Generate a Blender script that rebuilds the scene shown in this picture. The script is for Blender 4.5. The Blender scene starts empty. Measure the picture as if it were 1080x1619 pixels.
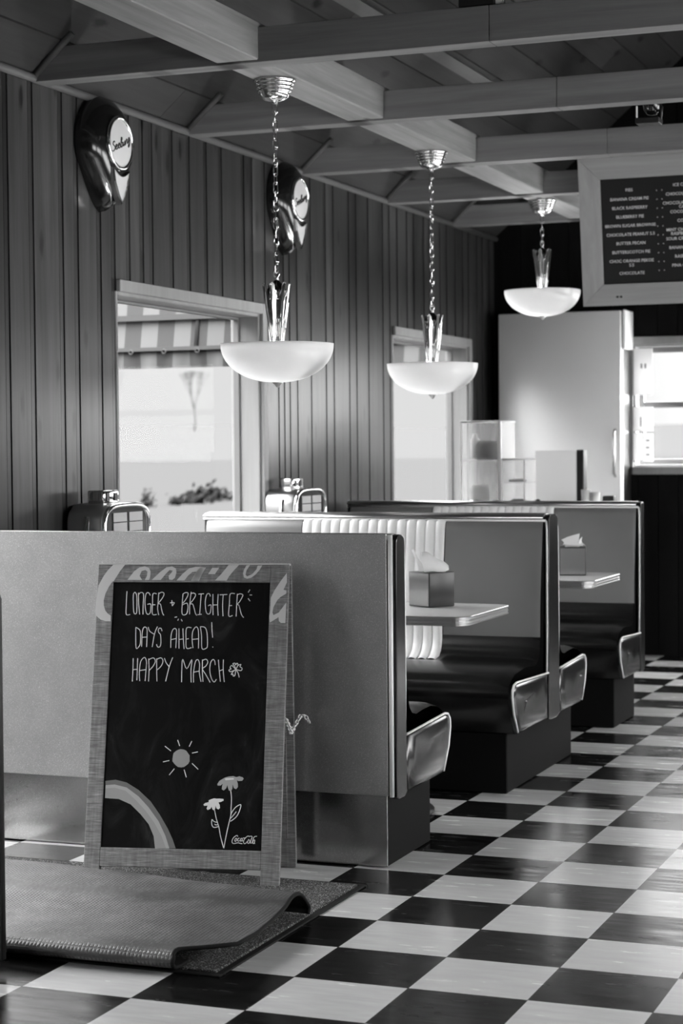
import bpy, bmesh, math, random
from mathutils import Vector, Matrix, noise

random.seed(7)
S = bpy.context.scene
COL = S.collection
PI = math.pi

# ------------------------------------------------------------------ camera
cam_data = bpy.data.cameras.new('camera')
cam = bpy.data.objects.new('camera', cam_data)
COL.objects.link(cam)
S.camera = cam
cam_data.sensor_fit = 'VERTICAL'
cam_data.sensor_height = 36.0
cam_data.sensor_width = 24.0
cam_data.lens = 36.0 * 3005.5 / 1619.0
cam_data.clip_start = 0.05
cam_data.clip_end = 500
_yaw, _pitch, _roll = 0.370006, 0.0329949, -0.0086999
_f = Vector((-math.sin(_yaw) * math.cos(_pitch), math.cos(_yaw) * math.cos(_pitch), -math.sin(_pitch)))
_r = Vector((math.cos(_yaw), math.sin(_yaw), 0))
_u = _r.cross(_f)
_r2 = _r * math.cos(_roll) + _u * math.sin(_roll)
_u2 = _u * math.cos(_roll) - _r * math.sin(_roll)
cam.matrix_world = Matrix(((_r2.x, _u2.x, -_f.x, 1.539), (_r2.y, _u2.y, -_f.y, -5.0051),
                           (_r2.z, _u2.z, -_f.z, 1.3321), (0, 0, 0, 1)))
cam_data.dof.use_dof = True
cam_data.dof.focus_distance = 5.75
cam_data.dof.aperture_fstop = 5.0

# ------------------------------------------------------------------ view, sky, lights
S.view_settings.view_transform = 'Standard'
S.view_settings.look = 'None'
S.view_settings.gamma = 1.0
S.view_settings.use_curve_mapping = False
S.view_settings.exposure = 1.2
SKY_DIM, SKY_BRIGHT, SKY_ZENITH = 0.34, 6.5, 6.5
SUN_W = 38.0
LAMP_W = 6.5

world = bpy.data.worlds.new('overcast_sky')
S.world = world
world.use_nodes = True
wn, wl = world.node_tree.nodes, world.node_tree.links
wn.clear()
w_out = wn.new('ShaderNodeOutputWorld')
w_bg = wn.new('ShaderNodeBackground')
w_tc = wn.new('ShaderNodeTexCoord')
w_dot = wn.new('ShaderNodeVectorMath'); w_dot.operation = 'DOT_PRODUCT'
_d = Vector((1.0, 0.15, 0.10)).normalized()
w_dot.inputs[1].default_value = _d
w_map = wn.new('ShaderNodeMapRange'); w_map.interpolation_type = 'SMOOTHSTEP'
w_map.inputs['From Min'].default_value = -0.12
w_map.inputs['From Max'].default_value = 0.75
w_map.inputs['To Min'].default_value = SKY_DIM
w_map.inputs['To Max'].default_value = SKY_BRIGHT
wl.new(w_tc.outputs['Generated'], w_dot.inputs[0])
wl.new(w_dot.outputs['Value'], w_map.inputs['Value'])
# an overcast sky is several times brighter overhead than at the horizon
w_sep = wn.new('ShaderNodeSeparateXYZ')
w_zen = wn.new('ShaderNodeMapRange'); w_zen.interpolation_type = 'SMOOTHSTEP'
w_zen.inputs['From Min'].default_value = 0.10
w_zen.inputs['From Max'].default_value = 0.55
w_zen.inputs['To Min'].default_value = 0.0
w_zen.inputs['To Max'].default_value = SKY_ZENITH
w_add = wn.new('ShaderNodeMath'); w_add.operation = 'ADD'
wl.new(w_tc.outputs['Generated'], w_sep.inputs[0])
wl.new(w_sep.outputs['Z'], w_zen.inputs['Value'])
wl.new(w_map.outputs['Result'], w_add.inputs[0])
wl.new(w_zen.outputs['Result'], w_add.inputs[1])
w_bg.inputs['Color'].default_value = (1, 1, 1, 1)
wl.new(w_add.outputs[0], w_bg.inputs['Strength'])
wl.new(w_bg.outputs['Background'], w_out.inputs['Surface'])
world.cycles.sampling_method = 'AUTOMATIC'

sun_d = bpy.data.lights.new('sun', 'SUN'); sun_d.energy = SUN_W; sun_d.angle = math.radians(3)
sun = bpy.data.objects.new('sun', sun_d); COL.objects.link(sun)
# high over the right-hand wall: falls through its windows onto the floor beside the picture
sun.rotation_euler = (0, math.radians(55), math.radians(8))

S.cycles.use_denoising = True
S.cycles.max_bounces = 10
S.cycles.diffuse_bounces = 5
S.cycles.glossy_bounces = 5
S.cycles.transmission_bounces = 8
S.cycles.transparent_max_bounces = 12
S.cycles.sample_clamp_indirect = 6.0
S.cycles.caustics_reflective = False
S.cycles.caustics_refractive = False

def portal(name, loc, rot, sx, sy):
    """marks a window opening so the daylight through it is sampled cleanly"""
    ld = bpy.data.lights.new(name, 'AREA')
    ld.shape = 'RECTANGLE'; ld.size = sx; ld.size_y = sy
    ld.cycles.is_portal = True
    o = bpy.data.objects.new(name, ld)
    o.location = loc; o.rotation_euler = rot
    COL.objects.link(o)
    return o

# openings: (a0, a1, z0, z1)
WIN_L = [(1.735, 3.16, 0.60, 1.97), (5.00, 6.40, 0.60, 1.97), (-4.9, -2.7, 0.75, 1.97)]
SIDE_L = [(-0.12, 0.56, 0.0, 2.05)]
DOOR_L = [(-1.35, -0.22, 0.0, 2.08)]
WIN_R = [(-2.1, -0.3, 1.0, 2.0), (0.2, 2.0, 1.0, 2.0),
         (2.5, 4.3, 1.0, 2.0), (4.8, 6.5, 1.0, 2.0)]
WIN_B = [(-1.115, 1.75, 1.20, 1.985)]
WIN_F = []
XL, XR, YF, YB = -2.03, 3.45, -7.5, 7.0
for a0, a1, z0, z1 in WIN_L + SIDE_L + DOOR_L:
    portal('daylight_opening', (XL - 0.16, (a0 + a1) / 2, (z0 + z1) / 2), (0, -PI / 2, 0), z1 - z0, a1 - a0)
for a0, a1, z0, z1 in WIN_R:
    portal('daylight_opening', (XR + 0.16, (a0 + a1) / 2, (z0 + z1) / 2), (0, PI / 2, 0), z1 - z0, a1 - a0)
for a0, a1, z0, z1 in WIN_B:
    portal('daylight_opening', ((a0 + a1) / 2, YB + 0.16, (z0 + z1) / 2), (-PI / 2, 0, 0), a1 - a0, z1 - z0)
for a0, a1, z0, z1 in WIN_F:
    portal('daylight_opening', ((a0 + a1) / 2, YF - 0.16, (z0 + z1) / 2), (PI / 2, 0, 0), a1 - a0, z1 - z0)

# ------------------------------------------------------------------ materials
def lin(v):
    """sRGB grey level 0..255 to linear"""
    v = v / 255.0
    return v / 12.92 if v <= 0.04045 else ((v + 0.055) / 1.055) ** 2.4

def mat(name, g, rough=0.5, metal=0.0, coat=0.0, spec=0.5, trans=0.0, emit=0.0):
    m = bpy.data.materials.new(name); m.use_nodes = True
    b = m.node_tree.nodes['Principled BSDF']
    b.inputs['Base Color'].default_value = (g, g, g, 1)
    b.inputs['Roughness'].default_value = rough
    b.inputs['Metallic'].default_value = metal
    b.inputs['Coat Weight'].default_value = coat
    b.inputs['Coat Roughness'].default_value = 0.08
    b.inputs['Specular IOR Level'].default_value = spec
    b.inputs['Transmission Weight'].default_value = trans
    return m

def N(m, kind, **kw):
    n = m.node_tree.nodes.new(kind)
    for k, v in kw.items():
        if k in n.inputs: n.inputs[k].default_value = v
        else: setattr(n, k, v)
    return n

def L(m, a, b): m.node_tree.links.new(a, b)
def bsdf(m): return m.node_tree.nodes['Principled BSDF']

def mapped(m, scale):
    tc = N(m, 'ShaderNodeTexCoord'); mp = N(m, 'ShaderNodeMapping')
    mp.inputs['Scale'].default_value = scale
    L(m, tc.outputs['Object'], mp.inputs['Vector'])
    return mp.outputs['Vector']

def ramp(m, fac, stops):
    r = N(m, 'ShaderNodeValToRGB')
    e = r.color_ramp.elements
    e[0].position, e[1].position = stops[0][0], stops[-1][0]
    e[0].color = (stops[0][1],) * 3 + (1,); e[1].color = (stops[-1][1],) * 3 + (1,)
    for p, v in stops[1:-1]:
        x = e.new(p); x.color = (v, v, v, 1)
    L(m, fac, r.inputs['Fac'])
    return r.outputs['Color']

def mixc(m, fac, a, b, mode='MIX'):
    n = N(m, 'ShaderNodeMix', data_type='RGBA', blend_type=mode)
    for sock, v in ((n.inputs[0], fac), (n.inputs[6], a), (n.inputs[7], b)):
        if isinstance(v, (int, float)):
            sock.default_value = v if sock == n.inputs[0] else (v, v, v, 1)
        else: L(m, v, sock)
    return n.outputs[2]

def bump(m, height, strength=0.3, dist=0.01):
    b = N(m, 'ShaderNodeBump')
    b.inputs['Strength'].default_value = strength; b.inputs['Distance'].default_value = dist
    L(m, height, b.inputs['Height']); L(m, b.outputs['Normal'], bsdf(m).inputs['Normal'])

def wood(name, g, axis, rough=0.45, knots=0.0, tint=False, contrast=0.35, spec=0.5, coat=0.0, flat='x', ior=1.25):
    """planked pine: grain stretched along the axis, oval dark knots, optional tint per board"""
    m = mat(name, g, rough, spec=spec, coat=coat)
    sc = [22.0, 22.0, 22.0]; sc['xyz'.index(axis)] = 1.1
    nz = N(m, 'ShaderNodeTexNoise', Scale=1.0, Detail=6.0, Roughness=0.65, Distortion=0.4)
    L(m, mapped(m, sc), nz.inputs['Vector'])
    col = ramp(m, nz.outputs['Fac'], [(0.25, g * (1 - contrast)), (0.55, g), (0.8, g * (1 + contrast))])
    big = N(m, 'ShaderNodeTexNoise', Scale=1.0, Detail=2.0)
    s2 = [2.5, 2.5, 2.5]; s2['xyz'.index(axis)] = 0.5
    L(m, mapped(m, s2), big.inputs['Vector'])
    col = mixc(m, 0.55, col, ramp(m, big.outputs['Fac'], [(0.3, 0.62), (0.7, 1.0)]), 'MULTIPLY')
    if tint:
        at = N(m, 'ShaderNodeAttribute', attribute_name='tint')
        col = mixc(m, 1.0, col, at.outputs['Color'], 'MULTIPLY')
    if knots:
        # knots lie in the plane of the board's face: across the grain, along the grain
        tcx = N(m, 'ShaderNodeTexCoord'); spx = N(m, 'ShaderNodeSeparateXYZ'); L(m, tcx.outputs['Object'], spx.inputs[0])
        cross_ = [q for q in 'xyz' if q not in (axis, flat)][0]
        cmb = N(m, 'ShaderNodeCombineXYZ')
        for q, sc_v, i_ in ((cross_, 8.5, 0), (axis, 2.8, 1)):
            mu_ = N(m, 'ShaderNodeMath', operation='MULTIPLY'); L(m, spx.outputs[q.upper()], mu_.inputs[0]); mu_.inputs[1].default_value = sc_v
            L(m, mu_.outputs[0], cmb.inputs[i_])
        vo = N(m, 'ShaderNodeTexVoronoi', voronoi_dimensions='2D', Scale=1.0, Randomness=1.0)
        wob = N(m, 'ShaderNodeTexNoise', Scale=7.0, Detail=3.0)
        L(m, cmb.outputs[0], wob.inputs['Vector'])
        add = N(m, 'ShaderNodeVectorMath', operation='MULTIPLY_ADD')
        L(m, wob.outputs['Color'], add.inputs[0]); add.inputs[1].default_value = (0.14, 0.14, 0)
        L(m, cmb.outputs[0], add.inputs[2]); L(m, add.outputs[0], vo.inputs['Vector'])
        sep = N(m, 'ShaderNodeSeparateColor'); L(m, vo.outputs['Color'], sep.inputs[0])
        gate = N(m, 'ShaderNodeMath', operation='GREATER_THAN'); L(m, sep.outputs[0], gate.inputs[0]); gate.inputs[1].default_value = 1 - knots
        size = N(m, 'ShaderNodeMapRange'); L(m, vo.outputs['Distance'], size.inputs['Value'])
        size.inputs['From Min'].default_value = 0.07; size.inputs['From Max'].default_value = 0.17
        size.inputs['To Min'].default_value = 0.85; size.inputs['To Max'].default_value = 0.0
        f = N(m, 'ShaderNodeMath', operation='MULTIPLY'); L(m, size.outputs[0], f.inputs[0]); L(m, gate.outputs[0], f.inputs[1])
        col = mixc(m, f.outputs[0], col, g * 0.18)
    L(m, col, bsdf(m).inputs['Base Color'])
    bsdf(m).inputs['IOR'].default_value = ior
    bump(m, nz.outputs['Fac'], 0.15, 0.004)
    return m

M = {}
M['wall_wood'] = wood('wall_pine', 0.044, 'z', 0.30, knots=0.36, tint=True, contrast=0.5, ior=1.27)
M['wall_core'] = mat('wall_core', 0.02, 0.8)
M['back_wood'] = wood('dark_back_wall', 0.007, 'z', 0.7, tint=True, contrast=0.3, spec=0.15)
M['ceil_wood'] = wood('ceiling_pine', 0.036, 'y', 0.5, spec=0.15, flat='z', knots=0.3, tint=True, contrast=0.25)
M['beam_wood'] = wood('beam_pine', 0.185, 'x', 0.6, spec=0.2, knots=0.25, flat='y', contrast=0.3)
M['long_wood'] = wood('long_beam_pine', 0.25, 'y', 0.6, spec=0.2, flat='z', knots=0.2, contrast=0.3)
M['trim_wood'] = wood('trim_pine', 0.09, 'y', 0.45, contrast=0.2)
M['pale_wood'] = wood('window_trim', 0.29, 'z', 0.45, contrast=0.15)
M['menu_wood'] = wood('menu_frame', 0.34, 'x', 0.5, contrast=0.2)
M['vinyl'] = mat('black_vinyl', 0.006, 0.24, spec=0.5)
M['vinyl_back'] = mat('dark_vinyl', 0.135, 0.33, spec=0.9)
_m = M['vinyl_back']; _n = N(_m, 'ShaderNodeTexNoise', Scale=3.0, Detail=3.0, Roughness=0.5); _tc = N(_m, 'ShaderNodeTexCoord'); L(_m, _tc.outputs['Object'], _n.inputs['Vector'])
L(_m, ramp(_m, _n.outputs['Fac'], [(0.3, 0.135), (0.7, 0.175)]), bsdf(_m).inputs['Base Color'])
M['vinyl_white'] = mat('white_vinyl', 0.88, 0.4)
M['piping'] = mat('white_piping', 0.62, 0.35)
M['chrome'] = mat('chrome', 0.72, 0.10, 1.0)
M['chrome_dull'] = mat('brushed_metal', 0.55, 0.28, 1.0)
M['kick'] = mat('black_plinth', 0.004, 0.7, spec=0.08)
M['top'] = mat('table_laminate', 0.86, 0.25)
M['black'] = mat('black_plastic', 0.010, 0.45)
M['black_gloss'] = mat('black_gloss', 0.006, 0.16, spec=0.5)
M['menu_black'] = mat('menu_black', 0.010, 0.6, spec=0.2)
M['white'] = mat('white_plastic', 0.78, 0.5)
M['paper'] = mat('paper', 0.60, 0.9)
M['grey'] = mat('grey_plastic', 0.22, 0.5)
M['cake'] = mat('dark_cake', 0.05, 0.8)
M['bread'] = mat('pale_pastry', 0.30, 0.8)
M['chalk'] = mat('white_chalk', 0.60, 0.95)
M['chalk_mid'] = mat('grey_chalk', 0.24, 0.95)
M['chalk_dark'] = mat('dull_chalk', 0.115, 0.95)
M['paint'] = mat('pale_lettering', 0.44, 0.8)
M['menu_text'] = mat('menu_lettering', 0.60, 0.7)
M['snow'] = mat('pale_gravel', 0.019, 1.0, spec=0.0)
M['hill'] = mat('distant_hill', 0.022, 1.0, spec=0.0)
M['bark'] = mat('bark', 0.015, 1.0, spec=0.0)
M['car'] = mat('car_paint', 0.16, 0.4)
M['sash'] = mat('sash_paint', 0.16, 0.6)
M['leaf'] = mat('bush_leaf', 0.008, 1.0, spec=0.0)

# frosted lamp glass
m = M['frosted'] = bpy.data.materials.new('frosted_glass'); m.use_nodes = True
m.node_tree.nodes.clear()
o_ = N(m, 'ShaderNodeOutputMaterial'); d_ = N(m, 'ShaderNodeBsdfDiffuse'); t_ = N(m, 'ShaderNodeBsdfTranslucent')
g_ = N(m, 'ShaderNodeBsdfGlossy', Roughness=0.25); x1 = N(m, 'ShaderNodeMixShader'); x2 = N(m, 'ShaderNodeMixShader')
d_.inputs['Color'].default_value = (.70, .70, .70, 1); t_.inputs['Color'].default_value = (.52, .52, .52, 1)
x1.inputs[0].default_value = 0.5; x2.inputs[0].default_value = 0.05
L(m, d_.outputs[0], x1.inputs[1]); L(m, t_.outputs[0], x1.inputs[2])
L(m, x1.outputs[0], x2.inputs[1]); L(m, g_.outputs[0], x2.inputs[2]); L(m, x2.outputs[0], o_.inputs['Surface'])

def thin_paper(name, g):
    m = bpy.data.materials.new(name); m.use_nodes = True; m.node_tree.nodes.clear()
    o_ = N(m, 'ShaderNodeOutputMaterial'); d_ = N(m, 'ShaderNodeBsdfDiffuse'); t_ = N(m, 'ShaderNodeBsdfTranslucent'); x1 = N(m, 'ShaderNodeMixShader')
    d_.inputs['Color'].default_value = (g, g, g, 1); t_.inputs['Color'].default_value = (g, g, g, 1); x1.inputs[0].default_value = .45
    L(m, d_.outputs[0], x1.inputs[1]); L(m, t_.outputs[0], x1.inputs[2]); L(m, x1.outputs[0], o_.inputs['Surface'])
    return m
M['tissue'] = thin_paper('tissue_paper', .88)
M['notice'] = thin_paper('notice_paper', .75)

def pane_mat(name, gloss, tint, rough=0.02, gcol=1.0):
    m = bpy.data.materials.new(name); m.use_nodes = True
    m.node_tree.nodes.clear()
    o_ = N(m, 'ShaderNodeOutputMaterial'); t_ = N(m, 'ShaderNodeBsdfTransparent'); g_ = N(m, 'ShaderNodeBsdfGlossy', Roughness=rough)
    t_.inputs['Color'].default_value = (tint,) * 3 + (1,); g_.inputs['Color'].default_value = (gcol,) * 3 + (1,)
    x = N(m, 'ShaderNodeMixShader'); x.inputs[0].default_value = gloss
    L(m, t_.outputs[0], x.inputs[1]); L(m, g_.outputs[0], x.inputs[2]); L(m, x.outputs[0], o_.inputs['Surface'])
    return m
M['pane'] = pane_mat('window_glass', 0.05, 1.0, 0.02, 0.12)
M['acrylic'] = pane_mat('clear_acrylic', 0.05, 0.97, 0.05)
_m = M['acrylic']; _o = _m.node_tree.nodes['Material Output']; _prev = _o.inputs['Surface'].links[0].from_socket   # slightly milky plastic
_d = N(_m, 'ShaderNodeBsdfDiffuse'); _d.inputs['Color'].default_value = (.85, .85, .85, 1); _t = N(_m, 'ShaderNodeBsdfTranslucent'); _t.inputs['Color'].default_value = (.85, .85, .85, 1)
_x = N(_m, 'ShaderNodeMixShader'); L(_m, _d.outputs[0], _x.inputs[1]); L(_m, _t.outputs[0], _x.inputs[2])
_y = N(_m, 'ShaderNodeMixShader'); _y.inputs[0].default_value = 0.22; L(_m, _prev, _y.inputs[1]); L(_m, _x.outputs[0], _y.inputs[2]); L(_m, _y.outputs[0], _o.inputs['Surface'])
M['fin'] = mat('polished_fin', 0.30, 0.14, 0.85)

# floor: black and white one-foot tiles, worn gloss
m = M['floor'] = mat('checker_tile', 0.4, 0.2, spec=0.32)
tc = N(m, 'ShaderNodeTexCoord'); sx = N(m, 'ShaderNodeSeparateXYZ'); L(m, tc.outputs['Object'], sx.inputs[0])
def tile_axis(out):
    d = N(m, 'ShaderNodeMath', operation='DIVIDE'); L(m, out, d.inputs[0]); d.inputs[1].default_value = 0.3048
    f = N(m, 'ShaderNodeMath', operation='FLOOR'); L(m, d.outputs[0], f.inputs[0])
    p = N(m, 'ShaderNodeMath', operation='FRACT'); L(m, d.outputs[0], p.inputs[0])
    a = N(m, 'ShaderNodeMath', operation='PINGPONG'); L(m, d.outputs[0], a.inputs[0]); a.inputs[1].default_value = 0.5
    return f.outputs[0], a.outputs[0]
fx, ex = tile_axis(sx.outputs['X']); fy, ey = tile_axis(sx.outputs['Y'])
ad = N(m, 'ShaderNodeMath', operation='ADD'); L(m, fx, ad.inputs[0]); L(m, fy, ad.inputs[1])
hf = N(m, 'ShaderNodeMath', operation='MULTIPLY'); L(m, ad.outputs[0], hf.inputs[0]); hf.inputs[1].default_value = 0.5
fr = N(m, 'ShaderNodeMath', operation='FRACT'); L(m, hf.outputs[0], fr.inputs[0])
odd = N(m, 'ShaderNodeMath', operation='GREATER_THAN'); L(m, fr.outputs[0], odd.inputs[0]); odd.inputs[1].default_value = 0.25
n1 = N(m, 'ShaderNodeTexNoise', Scale=1.0, Detail=5.0, Roughness=0.6); L(m, mapped(m, (5, 26, 1)), n1.inputs['Vector'])
n2 = N(m, 'ShaderNodeTexNoise', Scale=1.3, Detail=3.0); L(m, tc.outputs['Object'], n2.inputs['Vector'])
white_c = ramp(m, n1.outputs['Fac'], [(0.3, 0.39), (0.7, 0.45)])
black_c = ramp(m, n1.outputs['Fac'], [(0.35, 0.003), (0.75, 0.008)])
tile = mixc(m, odd.outputs[0], white_c, black_c)
mn = N(m, 'ShaderNodeMath', operation='MINIMUM'); L(m, ex, mn.inputs[0]); L(m, ey, mn.inputs[1])
seam = N(m, 'ShaderNodeMath', operation='LESS_THAN'); L(m, mn.outputs[0], seam.inputs[0]); seam.inputs[1].default_value = 0.0035
tile = mixc(m, seam.outputs[0], tile, 0.05)
# scratches and scuffs
vs = N(m, 'ShaderNodeTexVoronoi', Scale=1.0, feature='DISTANCE_TO_EDGE'); 
wv = N(m, 'ShaderNodeTexNoise', Scale=3.0, Detail=2.0); L(m, tc.outputs['Object'], wv.inputs['Vector'])
va = N(m, 'ShaderNodeVectorMath', operation='MULTIPLY_ADD'); L(m, wv.outputs['Color'], va.inputs[0]); va.inputs[1].default_value = (1.5, 1.5, 1.5)
L(m, mapped(m, (9, 3.5, 1)), va.inputs[2]); L(m, va.outputs[0], vs.inputs['Vector'])
sc_ = N(m, 'ShaderNodeMapRange'); L(m, vs.outputs['Distance'], sc_.inputs['Value'])
sc_.inputs['From Min'].default_value = 0.0; sc_.inputs['From Max'].default_value = 0.012
sc_.inputs['To Min'].default_value = 0.10; sc_.inputs['To Max'].default_value = 0.0
gt = N(m, 'ShaderNodeMapRange'); L(m, n2.outputs['Fac'], gt.inputs['Value']); gt.inputs['From Min'].default_value = 0.52; gt.inputs['From Max'].default_value = 0.66
sm = N(m, 'ShaderNodeMath', operation='MULTIPLY'); L(m, sc_.outputs[0], sm.inputs[0]); L(m, gt.outputs[0], sm.inputs[1])
tile = mixc(m, sm.outputs[0], tile, 0.35)
L(m, tile, bsdf(m).inputs['Base Color'])
rr = ramp(m, n1.outputs['Fac'], [(0.3, 0.13), (0.7, 0.30)])
L(m, rr, bsdf(m).inputs['Roughness'])
bump(m, n2.outputs['Fac'], 0.10, 0.01)

# speckled laminate on the near booth's back
def speckled(name, g, rough, metal, dirt):
    m = mat(name, g, rough, metal)
    n1 = N(m, 'ShaderNodeTexNoise', Scale=420.0, Detail=2.0); tc = N(m, 'ShaderNodeTexCoord'); L(m, tc.outputs['Object'], n1.inputs['Vector'])
    n2 = N(m, 'ShaderNodeTexNoise', Scale=9.0, Detail=5.0, Roughness=0.65); L(m, tc.outputs['Object'], n2.inputs['Vector'])
    c = ramp(m, n1.outputs['Fac'], [(0.42, g * 0.86), (0.62, g), (0.72, min(1, g * 1.7))])
    c = mixc(m, 0.6, c, ramp(m, n2.outputs['Fac'], [(0.3, 0.8), (0.65, 1.0)]), 'MULTIPLY')
    if dirt:
        n3 = N(m, 'ShaderNodeTexNoise', Scale=60.0, Detail=4.0, Roughness=0.8); L(m, tc.outputs['Object'], n3.inputs['Vector'])
        k = N(m, 'ShaderNodeMapRange'); L(m, n3.outputs['Fac'], k.inputs['Value']); k.inputs['From Min'].default_value = 0.62; k.inputs['From Max'].default_value = 0.70
        g2 = N(m, 'ShaderNodeMapRange'); L(m, n2.outputs['Fac'], g2.inputs['Value']); g2.inputs['From Min'].default_value = 0.5; g2.inputs['From Max'].default_value = 0.6
        mu = N(m, 'ShaderNodeMath', operation='MULTIPLY'); L(m, k.outputs[0], mu.inputs[0]); L(m, g2.outputs[0], mu.inputs[1])
        c = mixc(m, mu.outputs[0], c, g * 0.25)
    L(m, c, bsdf(m).inputs['Base Color'])
   
    return m
M['panel'] = speckled('speckled_laminate', 0.52, 0.32, 0.85, False)
M['kick_sheet'] = speckled('worn_kick_sheet', 0.42, 0.2, 0.95, True)

# stainless steel with faint vertical brushing
m = M['stainless'] = mat('stainless_steel', 0.95, 0.34, 0.65)
nz = N(m, 'ShaderNodeTexNoise', Scale=1.0, Detail=3.0); L(m, mapped(m, (60, 60, 1.5)), nz.inputs['Vector'])
L(m, ramp(m, nz.outputs['Fac'], [(0.3, 0.38), (0.7, 0.48)]), bsdf(m).inputs['Roughness'])

# chalkboard with smears
m = M['chalkboard'] = mat('chalkboard', 0.01, 0.6, spec=0.05)
nz = N(m, 'ShaderNodeTexNoise', Scale=1.0, Detail=4.0, Roughness=0.7, Distortion=1.2); L(m, mapped(m, (9, 9, 4)), nz.inputs['Vector'])
L(m, ramp(m, nz.outputs['Fac'], [(0.45, 0.004), (0.62, 0.009), (0.78, 0.028)]), bsdf(m).inputs['Base Color'])

# rough-sawn grey timber of the pavement sign
def sawn(name, g):
    m = mat(name, g, 0.75)
    n1 = N(m, 'ShaderNodeTexNoise', Scale=1.0, Detail=5.0, Roughness=0.7); L(m, mapped(m, (16, 60, 260)), n1.inputs['Vector'])
    n2 = N(m, 'ShaderNodeTexNoise', Scale=1.0, Detail=3.0); L(m, mapped(m, (120, 60, 6)), n2.inputs['Vector'])
    c = ramp(m, n1.outputs['Fac'], [(0.3, g * 0.40), (0.55, g), (0.8, g * 2.0)])
    c = mixc(m, 0.7, c, ramp(m, n2.outputs['Fac'], [(0.3, 0.6), (0.7, 1.1)]), 'MULTIPLY')
    L(m, c, bsdf(m).inputs['Base Color']); bump(m, n1.outputs['Fac'], 0.2, 0.002)
    return m
M['sign_wood'] = sawn('sawn_timber', 0.17)

# floor mat: pile and rubber back
m = M['pile'] = mat('mat_pile', 0.02, 1.0)
nz = N(m, 'ShaderNodeTexNoise', Scale=230.0, Detail=2.0); tc = N(m, 'ShaderNodeTexCoord'); L(m, tc.outputs['Object'], nz.inputs['Vector'])
L(m, ramp(m, nz.outputs['Fac'], [(0.42, 0.006), (0.55, 0.03), (0.68, 0.28)]), bsdf(m).inputs['Base Color'])
bump(m, nz.outputs['Fac'], 0.8, 0.006)
m = M['rubber'] = mat('mat_rubber', 0.06, 0.5)
v = N(m, 'ShaderNodeTexVoronoi', Scale=1.0, Randomness=0.12, distance='CHEBYCHEV'); L(m, mapped(m, (92, 92, 40)), v.inputs['Vector'])
n2 = N(m, 'ShaderNodeTexNoise', Scale=7.0, Detail=6.0, Roughness=0.75); tc = N(m, 'ShaderNodeTexCoord'); L(m, tc.outputs['Object'], n2.inputs['Vector'])
c = ramp(m, n2.outputs['Fac'], [(0.3, 0.035), (0.5, 0.075), (0.72, 0.16)])
c = mixc(m, 0.6, c, ramp(m, v.outputs['Distance'], [(0.18, 1.35), (0.42, 0.08)]), 'MULTIPLY')
L(m, c, bsdf(m).inputs['Base Color']); bump(m, v.outputs['Distance'], 0.7, -0.005)
M['rubber_edge'] = mat('mat_edge', 0.005, 0.8, spec=0.2)

# awning cloth: wide pale and grey stripes
def stripes(name, axis, w, off):
    m = mat(name, 0.5, 0.9)
    tc = N(m, 'ShaderNodeTexCoord'); s = N(m, 'ShaderNodeSeparateXYZ'); L(m, tc.outputs['Object'], s.inputs[0])
    d = N(m, 'ShaderNodeMath', operation='MULTIPLY_ADD'); L(m, s.outputs[axis], d.inputs[0]); d.inputs[1].default_value = 0.5 / w; d.inputs[2].default_value = off
    f = N(m, 'ShaderNodeMath', operation='FRACT'); L(m, d.outputs[0], f.inputs[0])
    g = N(m, 'ShaderNodeMath', operation='GREATER_THAN'); L(m, f.outputs[0], g.inputs[0]); g.inputs[1].default_value = 0.5
    L(m, mixc(m, g.outputs[0], 0.085, 0.032), bsdf(m).inputs['Base Color'])
    return m

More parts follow.
